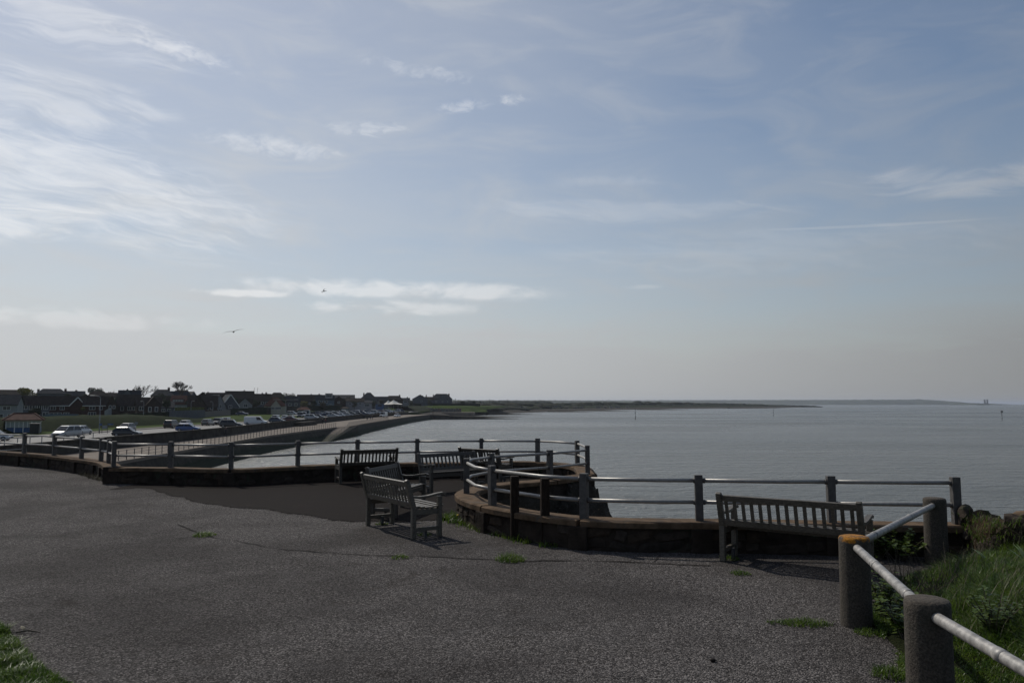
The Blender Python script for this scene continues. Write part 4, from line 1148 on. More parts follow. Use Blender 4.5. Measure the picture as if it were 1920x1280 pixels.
def house(label, px0, px1, d, base, eave, ridge, kind, wall, roof, D=8.0, yaw=0.0, wins=None, chim=(), wing=None, board=False, dorm=None, name='house', porch=False):
    c = (px0 + px1) / 2; p = atd(c, base, d); k = d / FPX
    W = (px1 - px0) * k; wh = (base - eave) * k; rh = (eave - ridge) * k
    if kind in ('side', 'hip'): D = max(4.6, min(D, 2 * rh / 1.02))
    rz = atan2(-p.x, p.y) + yaw
    back = Vector((-sin(rz), cos(rz), 0)) * D / 2
    t = thing(name, label, 'house', p + back, rz)
    y0 = -D / 2
    mb = MB(); mb.box(-W / 2, W / 2, -D / 2, D / 2, -2.5, wh)
    if kind == 'side':
        for s in (-1, 1): mb.prism([(s * W / 2, -D / 2, wh), (s * W / 2, D / 2, wh), (s * W / 2, 0, wh + rh)], (-s * .25, 0, 0))
    elif kind == 'gable':
        for s in (-1, 1): mb.prism([(-W / 2, s * D / 2, wh), (W / 2, s * D / 2, wh), (0, s * D / 2, wh + rh)], (0, -s * .25, 0))
    mb.build('wall', wall, t)
    rf = slab_roof('roof', W, D, wh, rh, kind, roof, t)
    if kind == 'side':
        MB().box(-W / 2 - .36, W / 2 + .36, -D / 2 - .44, -D / 2 - .36, wh - .35 * rh / (D / 2) - .12, wh - .35 * rh / (D / 2) + .08).build('gutter', 'white_paint' if board else 'dark_metal', t)
    if kind == 'gable' and board:
        kk = rh / (W / 2)
        for s in (-1, 1): MB().bar((s * (W / 2 + .35), -D / 2 - .37, wh - .35 * kk + .05), (0, -D / 2 - .37, wh + rh + .05), .05, .32, (0, -1, 0) if False else (0, 0, 1)).build('bargeboard', 'white_paint', t)
    if wing:
        a, b, we, wr = wing; WW = (b - a) * k; u = ((a + b) / 2 - c) * k; h1 = (base - we) * k; h2 = (we - wr) * k; dd = D * .75
        w_ = MB(); w_.box(u - WW / 2, u + WW / 2, -D / 2 - 1.1, 0, -2.5, h1); w_.prism([(u - WW / 2, -D / 2 - 1.1, h1), (u + WW / 2, -D / 2 - 1.1, h1), (u, -D / 2 - 1.1, h1 + h2)], (0, .25, 0)); w_.build('gable_wing', wall, t)
        kk = h2 / (WW / 2); m2 = MB()
        for s in (-1, 1): m2.prism([(u + s * (WW / 2 + .3), -D / 2 - 1.4, h1 - .3 * kk), (u, -D / 2 - 1.4, h1 + h2), (u, 0, h1 + h2), (u + s * (WW / 2 + .3), 0, h1 - .3 * kk)], (0, 0, .15))
        m2.build('wing_roof', roof, t)
        if board:
            for s in (-1, 1): MB().bar((u + s * (WW / 2 + .32), -D / 2 - 1.43, h1 - .3 * kk), (u, -D / 2 - 1.43, h1 + h2 + .03), .05, .3).build('bargeboard', 'white_paint', t)
    for (u, z, ww, h) in (wins or []):
        yy = y0
        if wing and abs(u * W / 2 - ((wing[0] + wing[1]) / 2 - c) * k) < (wing[1] - wing[0]) * k / 2: yy -= 1.1
        add_window(t, u * W / 2, z * wh, ww, h, yy)
    for (cp, top, cw) in chim:
        u = (cp - c) * k; zt = (base - top) * k
        m_ = MB().box(u - cw / 2, u + cw / 2, -.35, .35, wh + rh * .3, zt - .35); m_.box(u - cw / 2 - .08, u + cw / 2 + .08, -.43, .43, zt - .35, zt - .2)
        for s in (-.22, .22): m_.lathe([(.13, 0), (.11, .4)], 8, (u + s * cw, 0, zt - .2))
        m_.build('chimney', 'brick_brown', rf)
    if dorm:
        for (u, ww, hh) in dorm:
            x = u * W / 2; z = wh + rh * .25; yd = -D / 2 + D / 2 * .25
            MB().box(x - ww / 2, x + ww / 2, yd - .3, 0, z, z + hh).build('dormer', 'render_white', rf)
            MB().box(x - ww / 2 - .2, x + ww / 2 + .2, yd - .55, .3, z + hh, z + hh + .16).build('dormer_roof', roof, rf)
            add_window(t, x, z + hh * .52, ww * .8, hh * .62, yd - .3)
    return t
two = [(-.55, .74, 1.6, 1.2), (.5, .74, 1.2, 1.2), (-.5, .28, 2.0, 1.3)]
def door(t, u, h=2.1, y=None, mat='render_grey'):
    o = MB().box(-.5, .5, -.06, 0, 0, h).build('door', mat, t); o.location = (u, y, 0); MB().box(.3, .36, -.10, -.06, h * .45, h * .55).build('handle', 'grey_metal', o)
H = house
# front row, left to right
H('white rendered house cut by the left edge of the picture above the shelter roof', -36, 27, 215, 786, 757, 742, 'side', 'render_white', 'roof_slate', wins=[(-.1, .72, 1.4, 1.1), (.45, .72, 2.0, 1.1), (.1, .22, 1.8, 1.2), (.7, .22, 1.8, 1.2)], yaw=-.35)
H('long grey-fronted house with broad brown roof behind the seafront shelter', 28, 87, 238, 783, 757.5, 742.5, 'side', 'render_grey', 'roof_brown', wins=[(-.35, .75, 1.4, 1.2), (.05, .75, 1.6, 1.3), (.45, .75, 1.2, 1.3), (.8, .75, 1.2, 1.3), (.3, .25, 1.8, 1.3), (.8, .25, 1.6, 1.3)], D=9)
H('red brick house with white-edged front gable left of the tall street lamp', 88, 155, 245, 783, 758.5, 743, 'side', 'brick_red', 'roof_brown', wins=[(-.65, .74, 2.2, 1.2), (-.15, .74, 1.3, 1.2), (-.45, .22, 3.2, 1.5), (.12, .22, 2.2, 1.5)], wing=(129, 154, 759.5, 745), board=True, D=9)
H('red brick house with white three-part window directly behind the tall street lamp', 159, 199, 245, 783, 758.5, 742.5, 'side', 'brick_red', 'roof_brown', wins=[(-.3, .74, 1.7, 1.1), (.42, .74, 1.0, 1.1), (-.3, .28, 2.2, 1.2)], board=True)
H('narrow dark brick house with steep gable and white lean-to', 199, 219, 240, 783, 762, 742, 'gable', 'brick_brown', 'roof_brown', wins=[(-.3, .95, .7, 1.0), (.35, .95, .7, 1.0)], D=10)
H('brown brick house with three dark windows beside the double-gabled one', 221, 259, 250, 783, 759, 740.5, 'side', 'brick_brown', 'roof_brown', wins=[(-.55, .72, 1.0, 1.4), (.1, .72, 1.2, 1.3), (.55, .72, 1.2, 1.3)], D=9)
H('brown brick house with front gable and a pair of tall pale windows', 258, 299, 244, 783, 759, 745.5, 'side', 'brick_brown', 'roof_brown', wins=[(-.62, .72, 1.4, 1.3), (.05, .66, .9, 1.5), (.6, .66, .9, 1.5)], wing=(273, 298, 760, 744), D=9, yaw=.1)
H('low grey cottage between the brick gable and the long garden wall', 299, 324, 300, 778, 763, 753, 'side', 'render_grey', 'roof_pale', wins=[(-.4, .6, 1.2, 1.1), (.4, .6, 1.2, 1.1)], chim=[(302, 746, .7)])
H('house with red roof, white dormer band and white end gable', 318, 356, 335, 774, 757, 741.5, 'side', 'render_white', 'roof_red', wins=[(-.5, .5, 1.6, 1.2), (.3, .5, 1.6, 1.2)], dorm=[(-.25, 4.2, 1.0)], yaw=-.3)
H('dark brown house with tall front gable behind the yellow-topped hedge', 354, 405, 295, 778, 761, 741.5, 'side', 'brick_brown', 'roof_brown', wins=[(.35, .8, 1.0, 1.4), (.62, .8, 1.0, 1.4), (.6, .25, 2.2, 1.2)], wing=(357, 387, 762, 740.5), D=9)
H('white chalet house with very steep gable and dark slate sides', 398, 424, 305, 777, 763, 740.5, 'gable', 'render_white', 'roof_slate', wins=[(.15, 1.1, .9, 1.3), (0, .5, 2.2, 1.2)], yaw=.35)
H('chalet house with steep slate roof edged by one broad white board', 416, 447, 318, 776, 761, 740, 'gable', 'render_grey', 'roof_slate', wins=[(0, .9, 1.3, 1.3)], board=True, yaw=.25)
H('small white gabled house left of the long terrace with white windows', 446, 472, 345, 772, 759, 747, 'gable', 'render_white', 'roof_brown', wins=[(.1, .9, 1.6, 1.5), (0, .4, 2.4, 1.2)])
H('grey terrace with a row of white upper windows under a brown roof', 470, 506, 395, 768, 751, 738.5, 'side', 'render_grey', 'roof_brown', wins=[(-.55, .74, 1.0, 1.4), (-.3, .74, 1.0, 1.4), (-.05, .74, 1.0, 1.4), (.2, .74, 1.0, 1.4), (.6, .74, 1.0, 1.4)], chim=[(491, 736.5, .8), (498, 735.5, .9)])
H('bungalow with large red hipped roof and a dark red front gable', 496, 536, 352, 769, 761, 745, 'hip', 'render_cream', 'roof_red', wins=[(-.2, .5, 1.6, 1.1), (.25, .5, 2.6, 1.1)], wing=(508, 526, 761.5, 750), D=10)
H('brown hip-roofed house rising behind the red-roofed bungalow', 504, 534, 430, 766, 745, 736.2, 'hip', 'brick_brown', 'roof_brown', wins=[(-.3, .8, 1.2, 1.3), (.4, .8, 1.2, 1.3)])
H('dark slate-roofed house next to the round evergreen tree', 534, 562, 405, 768, 752, 743, 'side', 'render_grey', 'roof_slate', wins=[(-.3, .6, 1.4, 1.3), (.45, .6, 1.4, 1.3)])
H('long brown-roofed house with chimney left of the blue-fronted one', 558, 601, 455, 765, 750, 740, 'side', 'brick_brown', 'roof_brown', wins=[(-.6, .6, 1.3, 1.2), (0, .6, 1.3, 1.2), (.55, .6, 1.3, 1.2)], chim=[(583, 738.5, .8), (597.5, 738, .9)])
H('pale blue house with boxy flat-topped dormer on its roof', 592, 626, 440, 764, 748.5, 740.5, 'side', 'render_blue', 'roof_slate', wins=[(-.6, .7, 1.0, 1.4), (-.15, .7, 1.0, 1.4), (.2, .7, 1.0, 1.4), (.6, .3, 1.6, 1.2)], dorm=[(.42, 4.0, 2.6)])
H('brown-roofed house with front gable right of the blue one', 622, 648, 470, 763, 752, 743, 'gable', 'brick_brown', 'roof_brown', wins=[(0, .8, 1.3, 1.2)])
H('low pale-roofed terrace on the skyline above the blue kiosk', 624, 664, 530, 760, 746, 740.3, 'side', 'render_grey', 'roof_pale', wins=[(-.5, .6, 1.2, 1.2), (.3, .6, 1.2, 1.2)])
H('white house with small dark windows left of the big hipped roof', 648, 682, 480, 763, 752, 746.5, 'side', 'render_white', 'roof_brown', wins=[(-.5, .6, 1.3, 1.2), (.1, .6, 1.3, 1.2), (.6, .6, 1.3, 1.2)])
H('big dark house with tall hipped roof left of the white canopies', 676, 706, 550, 761, 748, 736, 'hip', 'render_grey', 'roof_slate', wins=[(-.3, .6, 1.3, 1.3), (.4, .6, 1.3, 1.3)], D=10, chim=[(682, 736.4, 1.0)])
H('small white flat-fronted house below the big hipped roof', 680, 697, 500, 764, 755, 751, 'side', 'render_white', 'roof_slate', wins=[(0, .5, 3.0, 1.6)])
H('low dark house between the hipped roof and the canopies', 702, 727, 590, 760, 750, 743.5, 'side', 'render_grey', 'roof_slate', wins=[(-.3, .5, 1.4, 1.2)])
H('dark brown inn with long roof right behind the white canopies', 722, 755, 610, 760, 749, 742, 'hip', 'brick_brown', 'roof_brown', wins=[(-.4, .6, 1.4, 1.2), (.3, .6, 1.4, 1.2)], chim=[(749, 740, 1.2)])
H('small white-banded house at the end of the inn', 753, 768, 630, 759, 750, 746, 'side', 'render_white', 'roof_slate', wins=[(0, .6, 2.6, 1.4)], chim=[(763.5, 744, .9)])
H('dark gabled house at the left end of the hillside pair', 773, 802, 650, 758, 748, 739.8, 'gable', 'render_grey', 'roof_slate', wins=[(.2, .6, 1.4, 1.2)], chim=[(792.5, 741.5, .7), (799, 740, .8)])
H('low link house between the two dark hillside houses', 796, 813, 670, 758, 749, 744, 'side', 'render_grey', 'roof_brown', wins=[(0, .5, 1.4, 1.2)])
H('large dark seaside house with tall end chimney, last of the row before the fields', 808, 847.5, 680, 758, 748, 738.3, 'hip', 'render_grey', 'roof_slate', wins=[(-.5, .5, 1.3, 1.3), (.1, .5, 1.3, 1.3), (.55, .5, 1.3, 1.3)], wing=(822, 838, 747, 738.6), chim=[(812.5, 739.5, .9), (841.5, 737.6, 1.3)], D=11)
# second row on the skyline
def S(label, a, b, d, base, e, r, kind, wall, roof, **kw): return house(label, a, b, d, base, e, r, kind, wall, roof, D=kw.pop('D', 9), **kw)
S('brown-roofed house on the skyline at the far left edge', -24, 37, 335, 765, 739, 731, 'side', 'brick_brown', 'roof_brown')
S('broad slate hipped roof with chimney at each end on the skyline', 71, 120, 335, 765, 738, 729.3, 'hip', 'render_grey', 'roof_slate', chim=[(74, 729.3, .9), (118, 728.2, .9)], D=11)
S('slate-roofed house with mid chimney on the skyline left of leafy tree', 119, 155, 355, 765, 742, 733.5, 'side', 'render_grey', 'roof_slate', chim=[(141, 731, .9)])
S('brown-roofed skyline house below the leafy evergreen tree', 165, 202, 355, 765, 743, 734, 'hip', 'brick_brown', 'roof_brown')
S('low skyline roof left of the gabled slate house', 197, 228, 385, 762, 744, 736.5, 'side', 'render_cream', 'roof_brown')
S('slate house with front gable and central chimney on the skyline', 224, 261, 335, 765, 743, 732, 'side', 'render_grey', 'roof_slate', wing=(229, 247, 741, 729.3), chim=[(248.5, 728.8, .9)])
S('pale hipped roof with tall chimney between two bare trees', 284, 324, 355, 762, 742, 730.6, 'hip', 'brick_brown', 'roof_pale', chim=[(314.5, 726, 1.0)], D=10)
S('slate-roofed house under the large bare tree', 321, 350, 365, 760, 745, 733.5, 'side', 'render_grey', 'roof_slate')
S('gabled house whose pale roof slope catches the sun right of the large bare tree', 341, 359, 372, 760, 742, 731.6, 'gable', 'render_white', 'roof_pale', yaw=.6)
S('smaller gabled house with sunlit roof beside the larger one', 356, 369, 385, 760, 743, 734.3, 'gable', 'render_grey', 'roof_pale', yaw=.6)
S('brown gabled house with thin chimney on the skyline', 366, 393, 365, 760, 746, 735, 'gable', 'brick_brown', 'roof_brown', chim=[(382.5, 735.3, .8)])
S('pale-roofed skyline house behind the white chalet', 388, 427, 395, 760, 745, 736.3, 'side', 'render_cream', 'roof_brown', chim=[(390.5, 734.8, .7)])
S('very long brown roof on the skyline above the steep slate chalet', 424, 474, 385, 760, 746, 733.2, 'side', 'brick_brown', 'roof_brown', chim=[(457, 731.5, .8)], D=10)

# garden walls, hedges and fences in front of the houses
def run(name, label, cat, a, b, d0, d1, y_lo0, y_hi0, y_lo1, y_hi1, mat, th=.8, lumpy=0.0):
    p0, p1 = atd(a, y_lo0, d0), atd(b, y_lo1, d1); q0, q1 = atd(a, y_hi0, d0), atd(b, y_hi1, d1); n = 24 if lumpy else 1
    f = []; g = []; h = []; i_ = []
    for k in range(n + 1):
        t_ = k / n; lo = p0.lerp(p1, t_); hi = q0.lerp(q1, t_); j = lumpy * noise.noise(Vector((k * .7, a, 0)))
        f.append((lo.x, lo.y, lo.z - 1.5)); g.append((hi.x, hi.y + lumpy * .3 * noise.noise(Vector((k, 3, a))), hi.z + j)); h.append((hi.x, hi.y + th, hi.z + j)); i_.append((lo.x, lo.y + th, lo.z - 1.5))
    mb = strip([f, g, h, i_]); m = n + 1; mb.f.append((0, m, 2 * m, 3 * m)); mb.f.append((m - 1, 4 * m - 1, 3 * m - 1, 2 * m - 1))
    return tag(mb.build(name, mat), label, cat)
run('garden_wall', 'white and blue garden wall in front of the white-gabled brick house', 'wall', 84, 146, 222, 226, 783, 776, 783, 776, 'render_blue', .4)
run('garden_wall', 'low blue-grey garden wall behind the tall street lamp', 'wall', 157, 212, 226, 228, 784, 779, 784, 779, 'render_blue', .4)
run('hedge', 'tall dark clipped hedge in front of the two brown brick houses', 'hedge', 226, 312, 226, 232, 785, 775.5, 782, 772, 'hedge', 2, .35)
run('garden_wall', 'long grey rendered garden wall below the yellow-topped hedge', 'wall', 310, 384, 232, 262, 782.5, 770, 778, 768, 'render_grey', .4)
run('hedge', 'clipped hedge with sunlit yellow top above the long garden wall', 'hedge', 328, 380, 250, 276, 770, 763.5, 770, 763.2, 'hedge_yellow', 1.6, .25)
run('garden_fence', 'dark garden fence below the steep slate chalets', 'fence', 384, 432, 264, 300, 778, 771, 775.5, 768, 'dark_metal', .2)
run('hedge', 'long dark hedge below the red-roofed bungalow', 'hedge', 430, 500, 300, 345, 776, 766, 771, 763, 'hedge', 1.6, .35)
run('garden_wall', 'low dark wall beyond the dark hedge towards the parked white car', 'wall', 500, 560, 345, 390, 771, 764, 767.5, 761, 'concrete_dark', .4)
run('hedge', 'low dark hedge below the pale blue house', 'hedge', 575, 640, 410, 450, 765.5, 760.5, 764, 759.5, 'hedge', 1.6, .35)
run('hedge', 'dark hedge line along the crest before the two hillside houses', 'hedge', 765, 900, 640, 700, 759.5, 756, 759, 756.5, 'hedge', 3, .5)
run('porch', 'white lean-to slope beside the narrow dark brick house', 'porch', 196, 203, 236, 236, 783, 770, 783, 766, 'render_white', 2)

ORD_T = ['first', 'second', 'third', 'fourth', 'fifth', 'sixth', 'seventh', 'eighth', 'ninth', 'tenth', 'eleventh', 'twelfth', 'thirteenth', 'fourteenth', 'fifteenth', 'sixteenth', 'seventeenth', 'eighteenth', 'nineteenth', 'twentieth', 'twenty-first', 'twenty-second', 'twenty-third', 'twenty-fourth']
# ================================================================== TREES
def leaf_tree(label, px, top, base, wpx, d, mat, seed, n=2600, ls=.42, name='leafy_tree', cat='tree'):
    p = atd(px, base, d); k = d / FPX; h = (base - top) * k; r = wpx * k / 2
    t = thing(name, label, cat, p); rr = random.Random(seed)
    MB().tube([(0, 0, -2), (0, 0, h * .3), (.1, 0, h * .6)], [r * .10, r * .08, r * .03], 7).build('trunk', 'bark', t)
    cl = [(Vector((rr.uniform(-.6, .6) * r, rr.uniform(-.6, .6) * r, h * rr.uniform(.42, .82))), r * rr.uniform(.32, .55)) for _ in range(11)]
    mb = MB()
    for _ in range(n):
        c, cr = rr.choice(cl); v = Vector((rr.gauss(0, 1), rr.gauss(0, 1), rr.gauss(0, .8))).normalized() * cr * (.55 + .5 * rr.random())
        q = c + v; q.z = min(q.z, h); a = Vector((rr.gauss(0, 1), rr.gauss(0, 1), rr.gauss(0, 1))).normalized(); b = a.orthogonal().normalized(); s = ls * rr.uniform(.5, 1.2)
        mb.poly([q + a * s * .6, q + b * s * .35, q - a * s * .6, q - b * s * .35])
    mb.build('crown', mat, t)['kind'] = 'stuff'
    return t
def bare_tree(label, px, top, base, wpx, d, seed, depth=6, stub=False):
    p = atd(px, base, d); k = d / FPX; h = (base - top) * k; r = wpx * k / 2
    t = thing('bare_tree', label, 'tree', p); rr = random.Random(seed); tr = MB(); cr = MB()
    def grow(a, dirv_, ln, rad, lev):
        b = a + dirv_ * ln; m = (a + b) / 2 + Vector((rr.gauss(0, .05), rr.gauss(0, .05), 0)) * ln
        (tr if lev < 2 else cr).tube([a, m, b], [rad, rad * .85, rad * .7], 5 if lev < 3 else 3, False)
        if lev >= depth: return
        for q in range(2 if rr.random() < .4 else 3):
            ax = Vector((rr.gauss(0, 1), rr.gauss(0, 1), rr.gauss(0, .6))).normalized(); nd = (dirv_ + ax * .55 + Vector((0, 0, .20))).normalized()
            grow(a.lerp(b, rr.uniform(.3, 1.0)), nd, ln * rr.uniform(.62, .85), max(.022, rad * .60), lev + 1)
    for q in range(6):
        a = q * 1.05 + rr.random(); grow(Vector((0, 0, h * (.10 + .04 * q))), Vector((cos(a) * .55, sin(a) * .55, 1)).normalized(), h * .26, h * .016, 1)
    tr.tube([(0, 0, -2), (0, 0, h * .2)], [h * .035, h * .028], 7)
    # scale crown to the photographed height
    zs = [v[2] for v in cr.v]; f = h / max(zs); xs = [abs(v[0]) for v in cr.v]; fx = r / (sorted(xs)[int(len(xs) * .97)])
    for mb in (tr, cr): mb.v = [(x * fx, y * fx, z * f if z > 0 else z) for x, y, z in mb.v]
    tr.build('trunk', 'bark', t); cr.build('crown', 'bark', t)['kind'] = 'stuff'
    return t
leaf_tree('olive-yellow leafy tree standing above the roofs near the left edge', 50, 726, 752, 28, 322, 'leaf_yellow', 1)
leaf_tree('dark round garden tree in front of the long grey-fronted house', 65, 763, 783, 18, 225, 'leaf_dark', 2, 1800, .35)
leaf_tree('spreading evergreen tree behind the skyline roofs above the street lamp', 178, 727, 750, 30, 375, 'leaf_dark', 3)
leaf_tree('large round evergreen tree on the skyline left of the brown terrace', 541, 736.5, 764, 26, 425, 'leaf_dark', 4, 3000)
leaf_tree('yellow-green garden bush below the long brown roof', 570, 752, 765, 16, 430, 'leaf_yellow', 5, 1200)
leaf_tree('small green garden bush between brick houses by the street lamp', 155, 762, 775, 8, 235, 'leaf_yellow', 6, 700, .3)
leaf_tree('dark tree beside the low pale-roofed terrace', 652, 743, 758, 14, 500, 'leaf_dark', 7, 1500)
for k, (px, tp, wd, d) in enumerate([(12, 733, 18, 345), (92, 740, 16, 300), (128, 737, 14, 330), (160, 737, 13, 345), (205, 741, 14, 300), (222, 741, 12, 310), (301, 737, 18, 345), (312, 749, 16, 285), (352, 746, 13, 330), (396, 745, 12, 335), (440, 744, 14, 340), (481, 748, 14, 370), (503, 745, 12, 400), (530, 743, 16, 395), (556, 744, 14, 430), (588, 748, 12, 430), (606, 752, 14, 425), (634, 747, 12, 480), (664, 750, 13, 470), (700, 748, 14, 520), (716, 748, 12, 560), (770, 748, 12, 625), (806, 748, 10, 640)]):
    leaf_tree('dark soft-crowned tree, %s from the left among the houses' % ORD_T[k], px, tp, tp + 20, wd, d, 'leaf_dark' if k % 4 else 'leaf_brown', 60 + k, 1100, .45, 'garden_tree')['group'] = 'garden trees among the houses'
bare_tree('faint bare tree above the low skyline roof', 210, 731, 750, 12, 400, 11, 5)
bare_tree('small bare tree left of the gabled slate house', 233, 729.5, 750, 12, 400, 12, 5)
bare_tree('wide bare tree right of the gabled slate house', 265, 720.5, 752, 30, 345, 13)
bare_tree('short pollarded bare tree behind the pale hipped roof', 291, 722.5, 745, 11, 380, 14, 5)
bare_tree('tallest bare tree on the skyline, left of the sunlit gables', 338, 714, 748, 34, 350, 17, 7)

# ================================================================== VEHICLES
def make_car(name, label, paint, kind, loc, rz, detail=True, group='cars parked along the seafront'):
    """local +x is the front"""
    K = {'hatch': (4.1, 1.75, 1.50, .94, (1.0, .25, -1.35, -1.95)), 'saloon': (4.6, 1.8, 1.45, .93, (.95, .2, -1.0, -1.75)), 'suv': (4.5, 1.85, 1.70, 1.05, (1.05, .45, -1.75, -2.15)),
         'mpv': (4.6, 1.85, 1.78, 1.02, (1.45, .45, -1.85, -2.2)), 'van': (5.2, 1.95, 2.05, 1.12, (1.75, .95, -2.5, -2.55)), 'small': (3.7, 1.65, 1.50, .93, (1.0, .35, -1.3, -1.75)), 'camper': (5.4, 2.05, 2.5, 1.2, (1.9, 1.2, -2.55, -2.65)),
         'pickup': (5.0, 1.85, 1.75, 1.02, (1.2, .6, -.75, -.95))}[kind]
    L, W, Hh, belt, (fb, ft, rt, rb) = K
    t = thing(name, label, {'van': 'van', 'camper': 'campervan', 'pickup': 'pickup truck'}.get(kind, 'car'), loc, rz, group)
    l2, w2 = L / 2, W / 2
    hood = belt - .10 if kind not in ('van', 'camper') else belt - .06
    st = [(l2, .42, .62, .68), (l2 - .08, .24, hood - .16, .86), (l2 - .45, .20, hood - .06, .97), (fb, .20, belt - .01, 1.0), (0, .20, belt, 1.0), (-l2 + .45, .20, belt + .02, 1.0), (-l2 + .1, .25, belt, .95), (-l2, .42, belt - .12, .86)]
    mb = MB(); n = 10
    for (x, z0, z1, f) in st:
        y = w2 * f; c = min(.12, (z1 - z0) * .3)
        mb.v += [(x, -y + c, z0), (x, y - c, z0), (x, y - .02, z0 + c), (x, y, (z0 + z1) / 2), (x, y - .03, z1 - c), (x, y - c - .02, z1), (x, -y + c + .02, z1), (x, -y + .03, z1 - c), (x, -y, (z0 + z1) / 2), (x, -y + .02, z0 + c)]
    for i in range(len(st) - 1):
        for k in range(n): mb.f.append((i * n + k, (i + 1) * n + k, (i + 1) * n + (k + 1) % n, i * n + (k + 1) % n))
    mb.f.append(tuple(range(n))); mb.f.append(tuple(range((len(st) - 1) * n + n - 1, (len(st) - 1) * n - 1, -1)))
    # cabin
    b0, b1 = w2 - .06, w2 - (.22 if kind not in ('van', 'camper') else .12)
    zt = Hh - .05; zc = belt - .03
    base = [(fb, b0, zc), (fb, -b0, zc), (rb, -b0, zc), (rb, b0, zc)]; mid = [(ft + .05, b1, zt), (ft + .05, -b1, zt), (rt - .05, -b1, zt), (rt - .05, b1, zt)]
    top = [(ft - .12, b1 - .12, Hh), (ft - .12, -b1 + .12, Hh), (rt + .12, -b1 + .12, Hh), (rt + .12, b1 - .12, Hh)]
    b = len(mb.v); mb.v += base + mid + top
    for r in (0, 4):
        for k in range(4): mb.f.append((b + r + k, b + r + (k + 1) % 4, b + r + 4 + (k + 1) % 4, b + r + 4 + k))
    mb.f.append((b + 8, b + 9, b + 10, b + 11))
    if kind == 'pickup': mb.box(-l2 + .1, rb, -w2 + .08, w2 - .08, belt - .02, belt + .06)
    mb.build('body', 'car_' + paint, t, bevel=.02 if detail else 0)
    def panel(nm, A, B, C_, D_, inset, off):
        A, B, C_, D_ = map(Vector, (A, B, C_, D_)); c = (A + B + C_ + D_) / 4; nrm = (B - A).cross(D_ - A).normalized()
        if nrm.dot(c - Vector((0, 0, 1.0))) < 0: nrm = -nrm
        MB().poly([q.lerp(c, inset) + nrm * off for q in (A, B, C_, D_)]).build(nm, 'car_glass', t)
    panel('windscreen', base[0], base[1], mid[1], mid[0], .10, .012)
    if kind not in ('van',): panel('rear_window', base[2], base[3], mid[3], mid[2], .16, .012)
    for s, (i, j) in ((1, (0, 3)), (-1, (1, 2))):
        A, B, C_, D_ = base[i], base[j], mid[j], mid[i]
        A, B, C_, D_ = map(Vector, (A, B, C_, D_))
        if kind in ('van', 'camper'): B = A.lerp(B, .30); C_ = D_.lerp(C_, .24)
        up = (D_ - A) * .12
        A2, B2 = A + up, B + up
        for q0, q1 in (((.03, .46), (.50, .96)) if kind not in ('van', 'camper', 'pickup') else ((.04, .96),)):
            a_, b_ = A2.lerp(B2, q0), A2.lerp(B2, q1); d_, c_ = D_.lerp(C_, q0 + .02), D_.lerp(C_, q1 - .02); d_ = d_.lerp(a_, .1); c_ = c_.lerp(b_, .1)
            off = Vector((0, s * .014, .004)); MB().poly([a_ + off, b_ + off, c_ + off, d_ + off]).build('side_window', 'car_glass', t)
    r = .31 if kind not in ('van', 'camper', 'suv') else .35
    for x in (l2 - .82, -l2 + .80):
        for s in (-1, 1):
            wmb = MB().tube([(0, -.1, 0), (0, -.08, 0), (0, .08, 0), (0, .1, 0)], [r * .88, r, r, r * .88], 14)
            o = wmb.build('wheel', 'tyre', t, loc=(x, s * (w2 - .09), r))
            if detail: MB().tube([(0, .098 * s, 0), (0, .108 * s, 0)], [r * .62, r * .5], 12).build('rim', 'rim', o)
    if detail:
        for s in (-1, 1):
            MB().box(l2 - .16, l2 - .03, s * (w2 - .30) - .17, s * (w2 - .30) + .17, hood - .34, hood - .20).build('headlight', 'headlight', t, bevel=.03)
            MB().box(-l2 - .012, -l2 + .1, s * (w2 - .22) - .10, s * (w2 - .22) + .10, belt - .32, belt - .12).build('tail_light', 'tail_light', t, bevel=.02)
            MB().box(fb - .25, fb - .05, s * (w2 + .08) - .09, s * (w2 + .08) + .09, belt + .02, belt + .16).build('mirror', 'plastic_black', t, bevel=.03)
        MB().box(l2 - .10, l2 + .012, -w2 * .5, w2 * .5, .40, hood - .26).build('grille', 'plastic_black', t)
    return t
rg = random.Random(44)
# row nosed up to the sea wall
NEAR = [(243, 'hatch', 'black', 'black hatchback nosed towards the sea, leftmost in the sea-wall row'), (356, 'hatch', 'blue', 'bright blue hatchback nosed to the sea wall below the silver car'),
        (436, 'suv', 'black', 'black off-roader with roof bars in the sea-wall row left of the white van'), (482, 'van', 'white', 'plain white panel van nosed to the sea wall'),
        (521, 'hatch', 'dark_blue', 'dark blue hatchback right next to the white panel van'), (548, 'saloon', 'dark_red', 'dark red car nosed to the sea wall'),
        (586, 'suv', 'silver', 'silver estate by the notch in the retaining wall'), (599, 'hatch', 'grey', 'grey hatchback just right of the silver estate at the wall'),
        (626, 'saloon', 'silver', 'silver saloon in the sea-wall row above two walkers')]
for px, kd, col, lab in NEAR:
    x = -59.0 if px < 500 else (-62.5 if px < 560 else -66.0); y = -x * FPX / (960 - px); x = rw_x(y) - 3.0; y = -x * FPX / (960 - px)
    make_car('parked_car' if kd != 'van' else 'parked_van', lab, col, kd, (x, y, ROAD_Z + .01), rg.uniform(-.06, .06) + .1)
ORD = ['first', 'second', 'third', 'fourth', 'fifth', 'sixth', 'seventh', 'eighth', 'ninth', 'tenth', 'eleventh', 'twelfth', 'thirteenth', 'fourteenth', 'fifteenth', 'sixteenth', 'seventeenth', 'eighteenth', 'nineteenth', 'twentieth', 'twenty-first']
